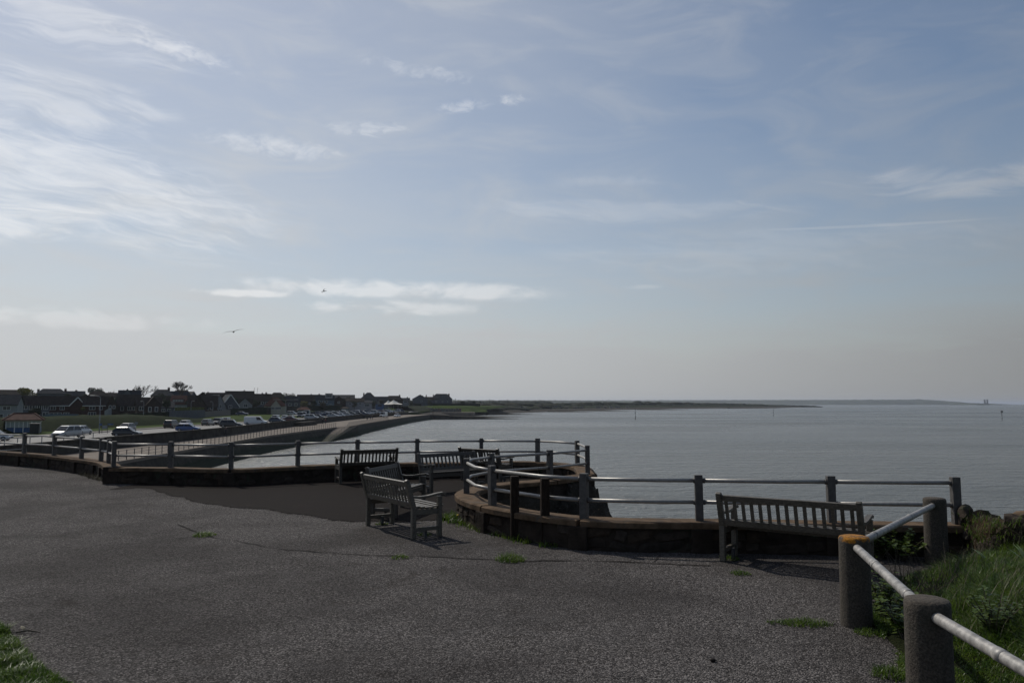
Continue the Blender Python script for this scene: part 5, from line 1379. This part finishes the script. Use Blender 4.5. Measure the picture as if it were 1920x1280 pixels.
for k, px in enumerate([640, 653, 664, 674, 684, 693]):
    pc = ['white', 'silver', 'grey', 'black', 'navy', 'white'][k]
    y = 66.5 * FPX / (960 - px); x = rw_x(y) - 3.0; y = -x * FPX / (960 - px)
    make_car('parked_car', '%s car, %s right of the silver saloon in the sea-wall row' % (pc, ORD[k]), pc, rg.choice(['hatch', 'saloon', 'small']), (x, y, ROAD_Z + .01), .1 + rg.uniform(-.06, .06), False, 'cars in the dense stretch of the sea-wall row')
# row along the far kerb
FARR = [(157, 'hatch', 'white', 1, 'white hatchback parked along the far kerb, leftmost of that row'), (241, 'hatch', 'grey', -1, 'grey car whose roof shows above the black hatchback'), (326, 'suv', 'brown', 1, 'dark brown off-roader at the far kerb beside a white hatchback'),
        (353, 'hatch', 'silver', 1, 'silver hatchback at the far kerb right above the blue car'), (393, 'hatch', 'grey', 1, 'dark grey car alone at the far kerb left of the roof-barred pair'), (411, 'suv', 'black', -1, 'black car at the far kerb tucked behind the roof-barred off-roader'),
        (425, 'suv', 'silver', -1, 'silver off-roader at far kerb with bright roof, left of the white van'), (518, 'suv', 'white', -1, 'white car at the far kerb behind the dark blue hatchback'), (537, 'hatch', 'white', 1, 'white hatchback at the far kerb left of the dark red car'),
        (548, 'hatch', 'grey', 1, 'grey car at far kerb peeping over the dark red one')]
for px, kd, col, hd, lab in FARR:
    y = 70.6 * FPX / (960 - px); make_car('parked_car', lab, col, kd, (-70.6, y, ROAD_Z + .01), hd * pi / 2 + rg.uniform(-.03, .03))
make_car('moving_car', 'silver people carrier on the road near the railing by the seafront shelter', 'silver', 'mpv', (-66.3, 66.3 * FPX / (960 - 130), ROAD_Z + .01), -pi / 2 - .12)
make_car('parked_car', 'white and blue car cut off by the left picture edge', 'white', 'hatch', (-74.0 + 3.6, 107.5, ROAD_Z + .01), .25)
make_car('parked_van', 'dark blue van parked beside the small red-roofed shelter', 'dark_blue', 'van', (-77.5, 77.5 * FPX / (960 - 564), ROAD_Z + .02), -pi / 2 + .2)
make_car('parked_van', 'white van beside dark blue one at the small red-roofed shelter', 'white', 'van', (-78.5, 78.5 * FPX / (960 - 571), ROAD_Z + .02), -pi / 2 + .2)
make_car('campervan', 'pale blue campervan facing the camera in front of the small red-roofed shelter', 'pale_blue', 'camper', (-81, 81 * FPX / (960 - 577), ROAD_Z + .02), -pi / 2 + .1)
def lz(x, y): return land_z(x, y) + .03
make_car('parked_car', 'dark car parked alone on the green below the dark hedge', 'navy', 'saloon', (-101, 101 * FPX / (960 - 456), lz(-101, 295) + .1), .05)
make_car('parked_car', 'white estate car parked on the green below the round evergreen', 'white', 'mpv', (-101, 101 * FPX / (960 - 549), lz(-101, 361) + .1), .05)
# car park beyond
cols = ['white', 'silver', 'black', 'grey', 'navy', 'white', 'dark_blue', 'silver', 'dark_red', 'white', 'pale_green', 'grey']
q = 0
for (x, y0, y1, n, rn) in ((-74, 312, 330, 3, 'kerb-end'), (-78, 340, 505, 21, 'middle'), (-90, 345, 512, 20, 'back'), (-70, 395, 505, 12, 'front')):
    q = 0
    for k in range(n):
        y = y0 + (y1 - y0) * k / max(1, n - 1) + rg.uniform(-.8, .8)
        if rg.random() < .12: continue
        pc = rg.choice(cols); q += 1
        make_car('parked_car', 'tiny %s car, %s from left in %s row of crowded car park' % (pc.replace('_', ' '), ORD[q - 1], rn), pc, rg.choice(['hatch', 'saloon', 'suv', 'small', 'mpv']), (x + rg.uniform(-.5, .5), y, ROAD_Z + .03), rg.choice([0.15, .15, pi]) + rg.uniform(-.1, .1), False, 'cars in the crowded car park')
# two white vehicles on the promenade
p = at(719, 781.6, PROM_Z); make_car('white_van', 'tall white van on the far promenade left of the pickup', 'white', 'camper', p + Vector((0, 0, .01)), -pi / 2 - .25, True, 'vehicles on the far promenade')
p = at(744.5, 781.5, PROM_Z); make_car('pickup_truck', 'white pickup on the far promenade right of the white van', 'white', 'pickup', p + Vector((0, 0, .01)), -pi / 2 - .25, True, 'vehicles on the far promenade')
p = at(776, 775.2, PROM_Z); make_car('parked_car', 'black car alone at the far end of the promenade', 'black', 'suv', p + Vector((0, 0, .01)), .3, True, 'vehicles on the far promenade')

# ================================================================== PEOPLE AND BIRDS
def person(label, loc, rz, mat, stride=.18, h=1.72):
    mb = MB(); s = stride
    for sg in (-1, 1):
        mb.tube([(.0, sg * .10, .92), (sg * s * .55, sg * .10, .50), (sg * s - (.06 if sg < 0 else 0), sg * .10, .09)], [.095, .065, .048], 8)
        mb.tube([(sg * s - .07, sg * .10, .045), (sg * s + .14, sg * .11, .035)], [.045, .035], 6)
        mb.tube([(0, sg * .20, 1.38), (-sg * s * .5, sg * .25, 1.10), (-sg * s * .9 + .08, sg * .23, .86)], [.058, .047, .036], 8)
        mb.ball((-sg * s * .9 + .09, sg * .23, .81), (.04, .025, .07), 6, 5)
    mb.tube([(0, 0, .86), (.01, 0, 1.02), (0, 0, 1.25), (-.01, 0, 1.42), (0, 0, 1.47)], [.15, .145, .165, .15, .06], 10)
    mb.tube([(0, -.18, 1.40), (0, .18, 1.40)], [.07, .07], 8)
    mb.tube([(0, 0, 1.42), (.01, 0, 1.55)], [.055, .05], 8); mb.ball((.015, 0, 1.62), (.095, .078, .115), 10, 8); mb.ball((.11, 0, 1.60), (.02, .015, .02), 6, 4)
    o = mb.build('person', mat, None, True, loc=loc); o.rotation_euler = (0, 0, rz); o.scale = (h / 1.735,) * 3
    m = o.modifiers.new('join', 'REMESH'); m.mode = 'VOXEL'; m.voxel_size = .022; m.use_smooth_shade = True
    return tag(o, label, 'person')
for px, py, rz, mt_, st_, lab in [(688.5, 788.8, -1.5, 'clothes_dark', .2, 'person in dark clothes walking, lowest of the group beyond the slipway'), (694.8, 787.2, -1.4, 'clothes_navy', .16, 'person in navy top right of the lowest walker beyond the slipway'),
                              (698.2, 786.3, 1.4, 'clothes_brown', .15, 'person in brown top at the right edge of the walking group'), (675, 784.6, 1.5, 'clothes_dark', .12, 'person in black at the left edge of the walking group by the wall'),
                              (682.6, 784.8, -1.5, 'clothes_navy', .12, 'person in navy near the wall between the group leader and the left walker'), (604.5, 794.6, 1.6, 'clothes_dark', .15, 'left one of two walkers beside the retaining wall'),
                              (610.2, 794.2, 1.6, 'clothes_red', .15, 'right one of two walkers beside the retaining wall, in red')]:
    person(lab, at(px, py, PROM_Z) + Vector((0, 0, .01)), rz, mt_, st_)
for px, lab in ((421.5, 'figure in dark clothes standing by the sea-wall row of cars'), (812, 'distant figure standing on the far ramp')):
    if px < 500: y = 54.9 * FPX / (960 - px); person(lab, Vector((-54.4, y, PROM_Z + .01)), -.2, 'clothes_dark', .05, 1.78)
    else: person(lab, at(px, 776.6, PROM_Z + .05), 0, 'clothes_brown', .08)

def gull(label, loc, rz, roll, span, dihedral, pitch=0.0):
    mb = MB(); n = 9
    prof = [(.30, .012, 0), (.26, .03, .0), (.20, .045, .008), (.08, .062, 0), (-.06, .058, 0), (-.18, .036, .005), (-.27, .016, .01), (-.34, .012, .012)]
    mb.tube([(x, 0, z) for x, r, z in prof], [r for x, r, z in prof], 8)
    mb.prism([(-.25, -.03, .005), (-.42, -.07, .005), (-.42, .07, .005), (-.25, .03, .005)], (0, 0, .012))
    for sg in (-1, 1):
        sec = [(0, .02, .17, .035), (.22, .02 + dihedral * .16, .17, .03), (.42, .02 + dihedral * .20, .14, .022), (.62, .02 + dihedral * .10, .09, .015), (.72, .02 + dihedral * .02, .03, .008)]
        b = len(mb.v)
        for i, (y, z, ch, th) in enumerate(sec):
            xo = .06 + [.0, .06, .05, -.06, -.16][i]
            for (u, v) in ((.5, 0), (.2, .5), (-.5, .1), (.2, -.4)): mb.v.append((xo + u * ch, sg * y * span / 1.44, z + v * th))
        for i in range(len(sec) - 1):
            for k in range(4): mb.f.append((b + i * 4 + k, b + i * 4 + (k + 1) % 4, b + i * 4 + 4 + (k + 1) % 4, b + i * 4 + 4 + k))
        mb.f.append((b, b + 1, b + 2, b + 3)); e = b + (len(sec) - 1) * 4; mb.f.append((e, e + 1, e + 2, e + 3))
    o = mb.build('seagull', 'gull', None, True, loc=loc); o.rotation_euler = (roll, pitch, rz)
    m = o.modifiers.new('join', 'REMESH'); m.mode = 'VOXEL'; m.voxel_size = .009; m.use_smooth_shade = True
    return tag(o, label, 'bird', 'gulls in the sky')
gull('larger gull gliding with spread wings low over the houses', atd(438, 622, 53), radians(112), radians(-13), 1.44, .30, radians(-6))
gull('smaller distant gull in front of the long low cloud', atd(608, 546, 108), radians(160), radians(-35), 1.35, .8, radians(5))

# ================================================================== SEAFRONT FURNITURE
def hip_shelter(label, x, y, W, D, hw, hr, rz, base_mat, wall_mat='white_paint', name='seafront_shelter', roof='shelter_tile', z=ROAD_Z):
    t = thing(name, label, 'shelter', (x, y, z + .05), rz); ov = .5
    MB().box(-W / 2, W / 2, -D / 2, D / 2, -.4, .08).build('plinth', 'concrete_dark', t)
    for i in range(5):
        u = -W / 2 + .1 + (W - .2) * i / 4; MB().box(u - .07, u + .07, -D / 2, -D / 2 + .14, .08, hw).build('pillar', wall_mat, t)
        MB().box(u - .07, u + .07, D / 2 - .14, D / 2, .08, hw).build('pillar', wall_mat, t)
    for i in range(4):
        u0 = -W / 2 + .17 + (W - .2) * i / 4; u1 = u0 + (W - .2) / 4 - .14
        MB().box(u0, u1, -D / 2 + .03, -D / 2 + .10, .10, hw * .42).build('lower_panel', base_mat, t)
        o = MB().box(u0, u1, -D / 2 + .05, -D / 2 + .08, hw * .44, hw - .2).build('window', 'shelter_glass', t)
        MB().box((u0 + u1) / 2 - .04, (u0 + u1) / 2 + .04, -D / 2 + .02, -D / 2 + .06, hw * .44, hw - .2).build('glazing_bar', wall_mat, o)
    for s in (-1, 1):
        MB().box(s * (W / 2 - .05) - .05, s * (W / 2 - .05) + .05, -D / 2 + .14, D / 2 - .14, .10, hw * .42).build('lower_panel', base_mat, t)
        MB().box(s * (W / 2 - .05) - .02, s * (W / 2 - .05) + .02, -D / 2 + .14, D / 2 - .14, hw * .44, hw - .2).build('window', 'shelter_glass', t)
    MB().box(-W / 2 - .06, W / 2 + .06, -D / 2 - .06, D / 2 + .06, hw - .19, hw).build('fascia', wall_mat, t)
    w2, d2, r = W / 2 + ov, D / 2 + ov, W / 2 - D * .35; mb = MB()
    A, B, C_, D_, E, F_ = (-w2, -d2, hw), (w2, -d2, hw), (w2, d2, hw), (-w2, d2, hw), (-r, 0, hw + hr), (r, 0, hw + hr)
    for q in ([A, B, F_, E], [C_, D_, E, F_], [D_, A, E], [B, C_, F_]): mb.prism(q, (0, 0, .14))
    rf = mb.build('roof', roof, t)
    for a, b in ((A, E), (B, F_), (C_, F_), (D_, E), (E, F_)): MB().bar(Vector(a) + Vector((0, 0, .16)), Vector(b) + Vector((0, 0, .16)), .2, .1).build('ridge_tile', roof, rf)
    return t
yS = 5.0 * FPX / 55.0
hip_shelter('red-tiled seafront shelter with blue lower panels at the left edge', -(960 - 29) / FPX * yS, yS + 3, 5.2, 3.2, 2.1, 1.15, .5, 'blue_board')
p = at(65, 813.5, ROAD_Z); t = thing('utility_cabinet', 'tall black utility box at the right end of the red-tiled shelter', 'cabinet', p, .35)
MB().box(-.68, .68, -.5, .5, 0, 1.72).build('body', 'plastic_black', t, bevel=.05); MB().box(-.74, .74, -.56, .56, 1.721, 1.80).build('lid', 'dark_metal', t, bevel=.03); MB().box(-.62, -.03, -.52, -.501, .12, 1.6).build('door', 'plastic_black', t); MB().box(.03, .62, -.52, -.501, .12, 1.6).build('door', 'plastic_black', t)
hip_shelter('small red-roofed shelter half hidden behind parked vans', -86, 86 * FPX / (960 - 571), 4.4, 3.6, 2.4, 1.3, .4, 'blue_board', 'render_grey')
hip_shelter('little blue kiosk with flat brown roof before the crowded car park', -91, 91 * FPX / (960 - 648), 3.6, 3, 2.5, .8, .3, 'render_blue', 'render_grey', 'kiosk', 'roof_brown')
# signs
p = at(196, 812, ROAD_Z); t = thing('road_sign', 'two-post sign with a grey panel and small blue plates behind the railing', 'sign', p, .3)
for u in (-.42, .42): MB().tube([(u, 0, -.1), (u, 0, 1.75)], .04, 8).build('post', 'dark_metal', t)
MB().box(-.38, .38, -.05, -.02, .75, 1.35).build('panel', 'sign_grey', t); MB().box(-.85, -.46, -.05, -.02, 1.35, 1.68).build('plate', 'sign_blue', t); MB().box(.46, 1.3, -.05, -.02, 1.42, 1.64).build('plate', 'sign_blue', t)
p = at(255, 803, ROAD_Z); t = thing('road_sign', 'small pale sign between the black hatchback and the far kerb', 'sign', p, .3); MB().tube([(0, 0, 0), (0, 0, 1.3)], .03, 8).build('post', 'grey_metal', t); MB().box(-.3, .3, -.05, -.02, .85, 1.3).build('panel', 'sign_grey', t)
# street lamps
def lamp(label, base, h, arm, n=(1,), rz=0.0, head=.75):
    t = thing('street_lamp', label, 'street lamp', base, rz)
    MB().tube([(0, 0, -.3), (0, 0, 1.2), (0, 0, 1.25), (0, 0, h - .5)], [.09, .085, .06, .05], 10).build('pole', 'grey_metal', t, True)
    for s in n:
        pts = [(0, 0, h - .5), (s * arm * .06, 0, h - .22), (s * arm * .22, 0, h - .05), (s * arm * .55, 0, h + .02), (s * arm, 0, h + .04)]
        MB().tube(pts, .04, 8).build('arm', 'grey_metal', t, True)
        o = MB().box(-head / 2, head / 2, -.13, .13, -.06, .07).build('lamp_head', 'grey_metal', t, bevel=.04); o.location = (s * (arm + head * .4), 0, h + .05)
        MB().box(-head * .38, head * .38, -.1, .1, -.085, -.06).build('lens', 'lamp_glass', o)
    return t
lamp('tall street lamp with curved arm to the left before the brick houses', at(186, 812, ROAD_Z), 6.35, 1.0, (-1,), .3)
lamp('thin street lamp at the far kerb above the silver hatchback', at(357.5, 786.5, ROAD_Z) * 1.0, 5.9, .6, (1,), .4, .5)
lamp('slim street lamp before the hedge of brown brick houses', Vector((-107, 107 * FPX / (960 - 272), -3.0)), 5.6, .5, (-1,), .3, .5)
lamp('slim street lamp in front of the white chalet', Vector((-105, 105 * FPX / (960 - 401), -2.9)), 5.6, .5, (-1,), .3, .5)
lamp('wide two-armed street lamp before the round evergreen tree', Vector((-86, 86 * FPX / (960 - 537), ROAD_Z)), 6.6, 3.2, (-1, 1), .3, 1.6)
lamp('lone street lamp with pale head on the far promenade corner', at(808, 778, PROM_Z), 4.9, .4, (1,), 0, .9)
# lower promenade railing
def prom_rail(label, pts, z, n_rail, sp, h=1.1, mat='dark_metal', r=.035):
    t = thing('promenade_railing', label, 'railing'); V = [Vector(p) for p in pts]; L = [0]
    for i in range(1, len(V)): L.append(L[-1] + (V[i] - V[i - 1]).length)
    me = MB().box(-.035, .035, -.035, .035, -.05, h).mesh('post', mat); n = int(L[-1] / sp)
    for k in range(n + 1):
        s = min(L[-1], k * L[-1] / n); i = max(j for j in range(len(L)) if L[j] <= s + 1e-6); i = min(i, len(V) - 2)
        o = link('post', me, t); o.location = V[i].lerp(V[i + 1], (s - L[i]) / (L[i + 1] - L[i]))
    for k in range(n_rail): MB().tube([v + Vector((0, 0, h * (k + 1) / n_rail - .06)) for v in V], r, 6).build('rail', mat, t)
    return t
prom_rail('long dark post-and-rail railing along the near lower promenade edge', [(x - .2, y, PROM_Z + .1) for x, y in EDGE if y >= 83], PROM_Z, 3, 2.05, r=.02)
prom_rail('dark railing along the promenade edge just beyond the slipway', [(x - .2, y, PROM_Z + .1) for x, y in FAR[:3]], PROM_Z, 3, 2.05, r=.02)
prom_rail('railing stepping down the sea side of the slipway into the water', [(-44.75, 216.4, PROM_Z), (-43.1, 186, SEA_Z + .1)], 0, 2, 2.4, .95, r=.02)
prom_rail('grey railing along the top of the retaining wall at the left', [(-55.2, y, RWALL_Z) for y in (70, 80, 90, 104)], 0, 1, 2.2, .75, 'grey_metal', .03)
prom_rail('short pale double-bar railing on the ramp below the left railing', [(-54.0, 74, -3.75), (-54.1, 88, -3.95)], 0, 2, 3.2, .95, 'grey_metal', .03)
# bench-like seat row and bins are too small to tell; canopies of the inn terrace
for i, (px, lab) in enumerate(((728, 'left peak of the white tensile canopies on the inn terrace'), (738, 'right, larger peak of the white tensile canopies on the inn terrace'))):
    d = 525; p = atd(px, 757, d); t = thing('tensile_canopy', lab, 'canopy', (p.x, p.y, -1.6), .2 * i, 'white tensile canopies'); r = 2.6 + 1.6 * i; hb = p.z + 1.6; hp = hb + 2.4 + .2 * i
    rows = []
    for k in range(7):
        f = k / 6; rr_ = r * (1 - f) + .12; zz = hb + (hp - hb) * (f ** 1.7)
        rows.append([(rr_ * cos(a) * (1.35 if i else 1.15), rr_ * sin(a), zz - (.35 * (1 - f) * abs(sin(2 * a)))) for a in np.linspace(0, 2 * pi, 25)])
    strip(rows).build('canvas', 'canvas', t, True)
    MB().tube([(0, 0, 0), (0, 0, hp + .3)], .1, 8).build('mast', 'grey_metal', t)
    for a in (pi / 4, 3 * pi / 4, 5 * pi / 4, 7 * pi / 4): MB().tube([(r * cos(a), r * sin(a), 0), (r * cos(a), r * sin(a), hb)], .06, 6).build('pole', 'grey_metal', t)
p = atd(712, 764, 505); t = thing('terrace_hut', 'dark blue flat-roofed hut left of the white canopies', 'hut', p, .2)
MB().box(-2.6, 2.6, -1.5, 1.5, -2, 2.3).build('wall', 'blue_board', t); MB().box(-2.8, 2.8, -1.7, 1.7, 2.3, 2.5).build('roof', 'dark_metal', t); MB().box(-1.2, 1.2, -1.56, -1.5, .8, 1.9).build('window', 'pane', t)
# row of beach huts below the green bank
hm = ['hut_a', 'hut_b', 'hut_a', 'hut_d', 'hut_b', 'hut_a', 'hut_c', 'hut_d']
for k in range(15):
    x = -66.5 + k * 1.95; y = 592 + .2 * k; c = 'hut_c' if k in (1, 2) else hm[k % 8]
    t = thing('beach_hut', '%s beach hut from the left in the row below the green bank' % ORD[k], 'beach hut', (x, y, -4.3), 0, 'row of beach huts')
    m_ = MB().box(-.85, .85, -1.2, 1.2, 0, 2.3); m_.prism([(-.85, -1.2, 2.3), (.85, -1.2, 2.3), (0, -1.2, 3.05)], (0, 2.4, 0)); m_.build('wall', c, t)
    r_ = MB()
    for s in (-1, 1): r_.prism([(s * 1.0, -1.45, 2.17), (0, -1.45, 3.06), (0, 1.35, 3.06), (s * 1.0, 1.35, 2.17)], (0, 0, .08))
    r_.build('roof', 'roof_pale' if k % 3 else 'roof_slate', t); MB().box(-.5, .5, -1.25, -1.2, .1, 2.0).build('door', 'hut_b' if c != 'hut_b' else 'hut_a', t)
# far ramp / jetty, groynes, sandbar
t = thing('stone_jetty', 'sloping stone jetty running seaward from the end of the promenade', 'jetty')
strip([[(-48, 454, SEA_Z - .3), (-34, 458, SEA_Z - .3), (-14, 466, SEA_Z - .3), (4, 476, SEA_Z - .3)], [(-48, 455, PROM_Z), (-34, 459, -5.1), (-14, 467, -6.4), (4, 477, -6.95)], [(-48, 462, PROM_Z), (-34, 466, -5.0), (-14, 473, -6.3), (4, 480, -6.95)], [(-48, 463, SEA_Z - .3), (-34, 467, SEA_Z - .3), (-14, 474, SEA_Z - .3), (4, 481, SEA_Z - .3)]]).build('masonry', 'groyne', t)
MB().bar((-48, 459, PROM_Z + .05), (-16, 470, -6.15), 4.4, .1).build('walkway', 'concrete_dark', t)
def groyne(label, a, b, wd, h0, h1):
    t = thing('groyne', label, 'groyne', group='low groynes along the far beach'); A, B = Vector(a), Vector(b); s = (B - A).normalized().cross(Vector((0, 0, 1))) * wd; n = 14; rows = [[], [], [], []]
    for k in range(n + 1):
        f = k / n; c = A.lerp(B, f); hh = h0 + (h1 - h0) * f + .15 * noise.noise(c * .2); z = SEA_Z + hh
        rows[0].append(c - s * 1.6 + Vector((0, 0, SEA_Z - .4))); rows[1].append(c - s * .6 + Vector((0, 0, z))); rows[2].append(c + s * .6 + Vector((0, 0, z))); rows[3].append(c + s * 1.6 + Vector((0, 0, SEA_Z - .4)))
    strip(rows).build('ridge', 'groyne', t); return t
groyne('low dark groyne behind the stone jetty, nearest of the far groynes', (-46, 500, 0), (10, 560, 0), 3, 1.8, .05)
groyne('long thin dark groyne left of the tall striped beacon', (-20, 640, 0), (24, 672, 0), 2, 1.6, .08)
groyne('dark groyne reaching out below the caravans', (40, 880, 0), (92, 880, 0), 4, 1.8, .1)
groyne('dark groyne just left of the tall striped beacon', (80, 1010, 0), (150, 960, 0), 4, 1.8, .1)
groyne('dark groyne right of the tall striped beacon', (190, 1190, 0), (262, 1160, 0), 5, 1.8, .1)
groyne('farthest dark groyne near the end of the spit', (430, 1560, 0), (560, 1600, 0), 6, 1.6, .1)
# caravans / chalets behind the beach
rg = random.Random(8)
for k, px in enumerate([905, 960, 972, 984, 1030, 1040, 1052, 1062, 1078, 1090, 1122, 1135, 1146, 1158, 1176]):
    d = interp(px, [880, 1000, 1200], [760, 940, 1330]); p = atd(px, 767.6 - (px - 900) * .010, d); w_ = rg.uniform(4, 8)
    t = thing('beach_chalet', '%s tiny chalet from the left in the line behind the far beach' % ORD[k], 'chalet', p, rg.uniform(-.3, .3), 'chalets behind the far beach')
    MB().box(-w_ / 2, w_ / 2, -1.5, 1.5, -2, 2.2).build('wall', rg.choice(['hut_b', 'render_grey', 'render_white', 'hut_a']), t)
    MB().prism([(-w_ / 2 - .2, -1.7, 2.2), (-w_ / 2 - .2, 1.7, 2.2), (-w_ / 2 - .2, 0, 3.0)], (w_ + .4, 0, 0)).build('roof', rg.choice(['roof_pale', 'roof_slate']), t)
    MB().box(-w_ * .25, w_ * .1, -1.56, -1.5, .8, 1.8).build('window', 'pane', t)
# scrub and trees on the low coast
def lump(mb, c, r, rr, seg=9, rings=6):
    b = len(mb.v); mb.ball(c, r, seg, rings)
    for i in range(b, len(mb.v)):
        v = Vector(mb.v[i]); d = (v - Vector(c)); mb.v[i] = tuple(Vector(c) + d * (1 + .38 * noise.noise(v * (1.6 / max(r)) + Vector((rr, 0, 0))) + .2 * noise.noise(v * (5.0 / max(r)))))
mb = MB(); mb2 = MB(); rr = random.Random(31)
for k in range(1100):
    px = 850 + 580 * rr.random(); d = interp(px, [870, 1000, 1200, 1430], [780, 1000, 1480, 1950]) + rr.uniform(0, 260)
    topy = interp(px, [850, 930, 1090, 1095, 1160, 1190, 1192, 1260, 1350, 1430], [757, 756, 755.2, 753.8, 754.2, 755, 752.8, 754.2, 756.2, 758]) + rr.uniform(-1.2, 1) + (11 * rr.random() ** 1.5) * interp(px, [850, 1200, 1430], [1, .8, .4])
    d -= (topy - 755) * 12; p = atd(px, topy, d); h = rr.uniform(2.0, 4.5); wd = rr.uniform(5, 16)
    lump(mb if rr.random() < .8 else mb2, (p.x, p.y, p.z - h), (wd, wd * .7, h), k)
o = mb.build('coast_scrub', 'scrub', None, True); tag(o, 'dark continuous belt of scrub behind the far beach', 'scrub', kind='stuff')
o = mb2.build('dry_scrub', 'scrub_dry', None, True); tag(o, 'paler dry patches within the scrub belt behind the far beach', 'scrub', kind='stuff')
mb = MB()
for k in range(230):
    px = 850 + 180 * rr.random(); d = 1500 + 900 * rr.random(); p = atd(px, 751.2 + rr.uniform(0, 4), d); h = rr.uniform(4, 7); lump(mb, (p.x, p.y, p.z - h), (rr.uniform(6, 14), 8, h), k)
for k in range(180):
    px = 1400 + 130 * rr.random(); d = 2150 + 100 * rr.random(); p = atd(px, 757.6 + 2.6 * (px - 1400) / 130 + rr.uniform(0, 2), d); h = rr.uniform(2, 4); lump(mb, (p.x, p.y, p.z - h), (rr.uniform(8, 20), 8, h), k)
o = mb.build('distant_treeline', 'scrub', None, True); tag(o, 'blue-grey line of distant trees and hedges over the marsh', 'treeline', kind='stuff')
for px, lab in ((868, 'round dark bush on the crest right of the last house'), (888, 'second round dark bush on the crest nearer the marsh')):
    leaf_tree(lab, px, 751.5, 759, 9, 720, 'leaf_dark', px, 1200, .6, 'round_bush', 'bush')
# telegraph poles on the crest
for px, top, lab in ((853.8, 747, 'thin telegraph pole on the skyline just right of the last house'), (918, 748, 'thin telegraph pole on the skyline above the far beach'), (951, 748.3, 'thick-topped pole on the skyline over the marsh')):
    p = atd(px, 757.5, 760); t = thing('telegraph_pole', lab, 'pole', p); h = (757.5 - top) * 760 / FPX
    MB().tube([(0, 0, -3), (0, 0, h)], .16, 7).build('pole', 'bark', t); MB().bar((-1.0, 0, h - .5), (1.0, 0, h - .5), .14, .14).build('cross_arm', 'bark', t)
for px, top, lean in ((474.5, 726.5, .9), (481, 726.5, .8)):
    p = atd(px - 1, 742, 400); h = (742 - top) * 400 / FPX; t = thing('radio_mast', 'leaning thin mast above the grey terrace roofs, %s of the pair' % ('left' if px < 478 else 'right'), 'mast', p)
    MB().tube([(0, 0, -3), (lean, 0, h)], [.09, .07], 6).build('pole', 'dark_metal', t); MB().bar((lean - .25, 0, h - .5), (lean + .25, 0, h - .5), .06, .06).build('stay', 'dark_metal', t)
# beacons standing in the sea
def beacon(px, top, base, label, bands, topmark):
    p = at(px, base, SEA_Z); h = (base - top) * p.y / FPX; t = thing('sea_beacon', label, 'beacon', p, 0, 'beacon posts in the sea')
    MB().tube([(0, 0, -1.5), (0, 0, h)], [.20, .16], 8).build('pole', 'dark_metal', t)
    for a, b in bands: MB().tube([(0, 0, h * a), (0, 0, h * b)], .23, 8).build('band', 'white_paint', t)
    if topmark: MB().tube([(0, 0, h - .1), (0, 0, h + .8)], [.7, .55], 8).build('topmark', 'dark_metal', t)
beacon(1191.3, 766, 786, 'tall beacon post with white bands in the sea before the scrub belt', [(.35, .5), (.7, .8)], False)
beacon(1450, 766.5, 779.5, 'thin beacon post in the sea in front of the far spit', [(.2, .35), (.6, .75)], False)
beacon(1879, 772.5, 786.5, 'beacon post with dark topmark in the open sea near the right edge', [(.3, .45)], True)
# twin-towered church ruin on the headland
D0 = 5600; p = atd(1849, 757.2, D0); t = thing('church_towers', 'distant twin-towered church ruin on the low headland by the horizon', 'church ruin', p)
kx = D0 / FPX
for u in (-2.5, 2.5):
    MB().box(u * kx - 1.05 * kx, u * kx + 1.05 * kx, -4, 4, -12, 8.0 * kx).build('tower', 'render_grey', t)
    for s in (-.7, .7): MB().box(u * kx + s * kx - .3 * kx, u * kx + s * kx + .3 * kx, -4, 4, 8.0 * kx, 8.7 * kx).build('turret', 'render_grey', t)
MB().box(-1.2 * kx, 1.2 * kx, -3, 3, -12, 2.0 * kx).build('gable_wall', 'render_grey', t)
MB().box(-14 * kx, 8 * kx, 10, 14, -12, .8 * kx).build('precinct_wall', 'hill', t)
struct('headland', MB().poly([atd(1790, 756.4, D0 + 30), atd(1866, 756.9, D0 + 30), atd(1880, 759, D0 - 40), atd(1780, 759, D0 - 60)]), 'hill')
# ================================================================== HAZE
hz = MB().box(-39000, 39000, -1500, 43000, -9.5, 60).build('haze', None)
hz['kind'] = 'stuff'; hz['label'] = 'pale sea haze that fades the far coast'
mt = bpy.data.materials.new('haze_air'); mt.use_nodes = True; mt.node_tree.nodes.clear()
pv = mt.node_tree.nodes.new('ShaderNodeVolumePrincipled'); ou = mt.node_tree.nodes.new('ShaderNodeOutputMaterial')
pv.inputs['Color'].default_value = (0.80, 0.87, 1.0, 1); pv.inputs['Density'].default_value = HAZE_D; pv.inputs['Anisotropy'].default_value = 0.35
mt.node_tree.links.new(pv.outputs[0], ou.inputs['Volume'])
hz.data.materials.append(mt)
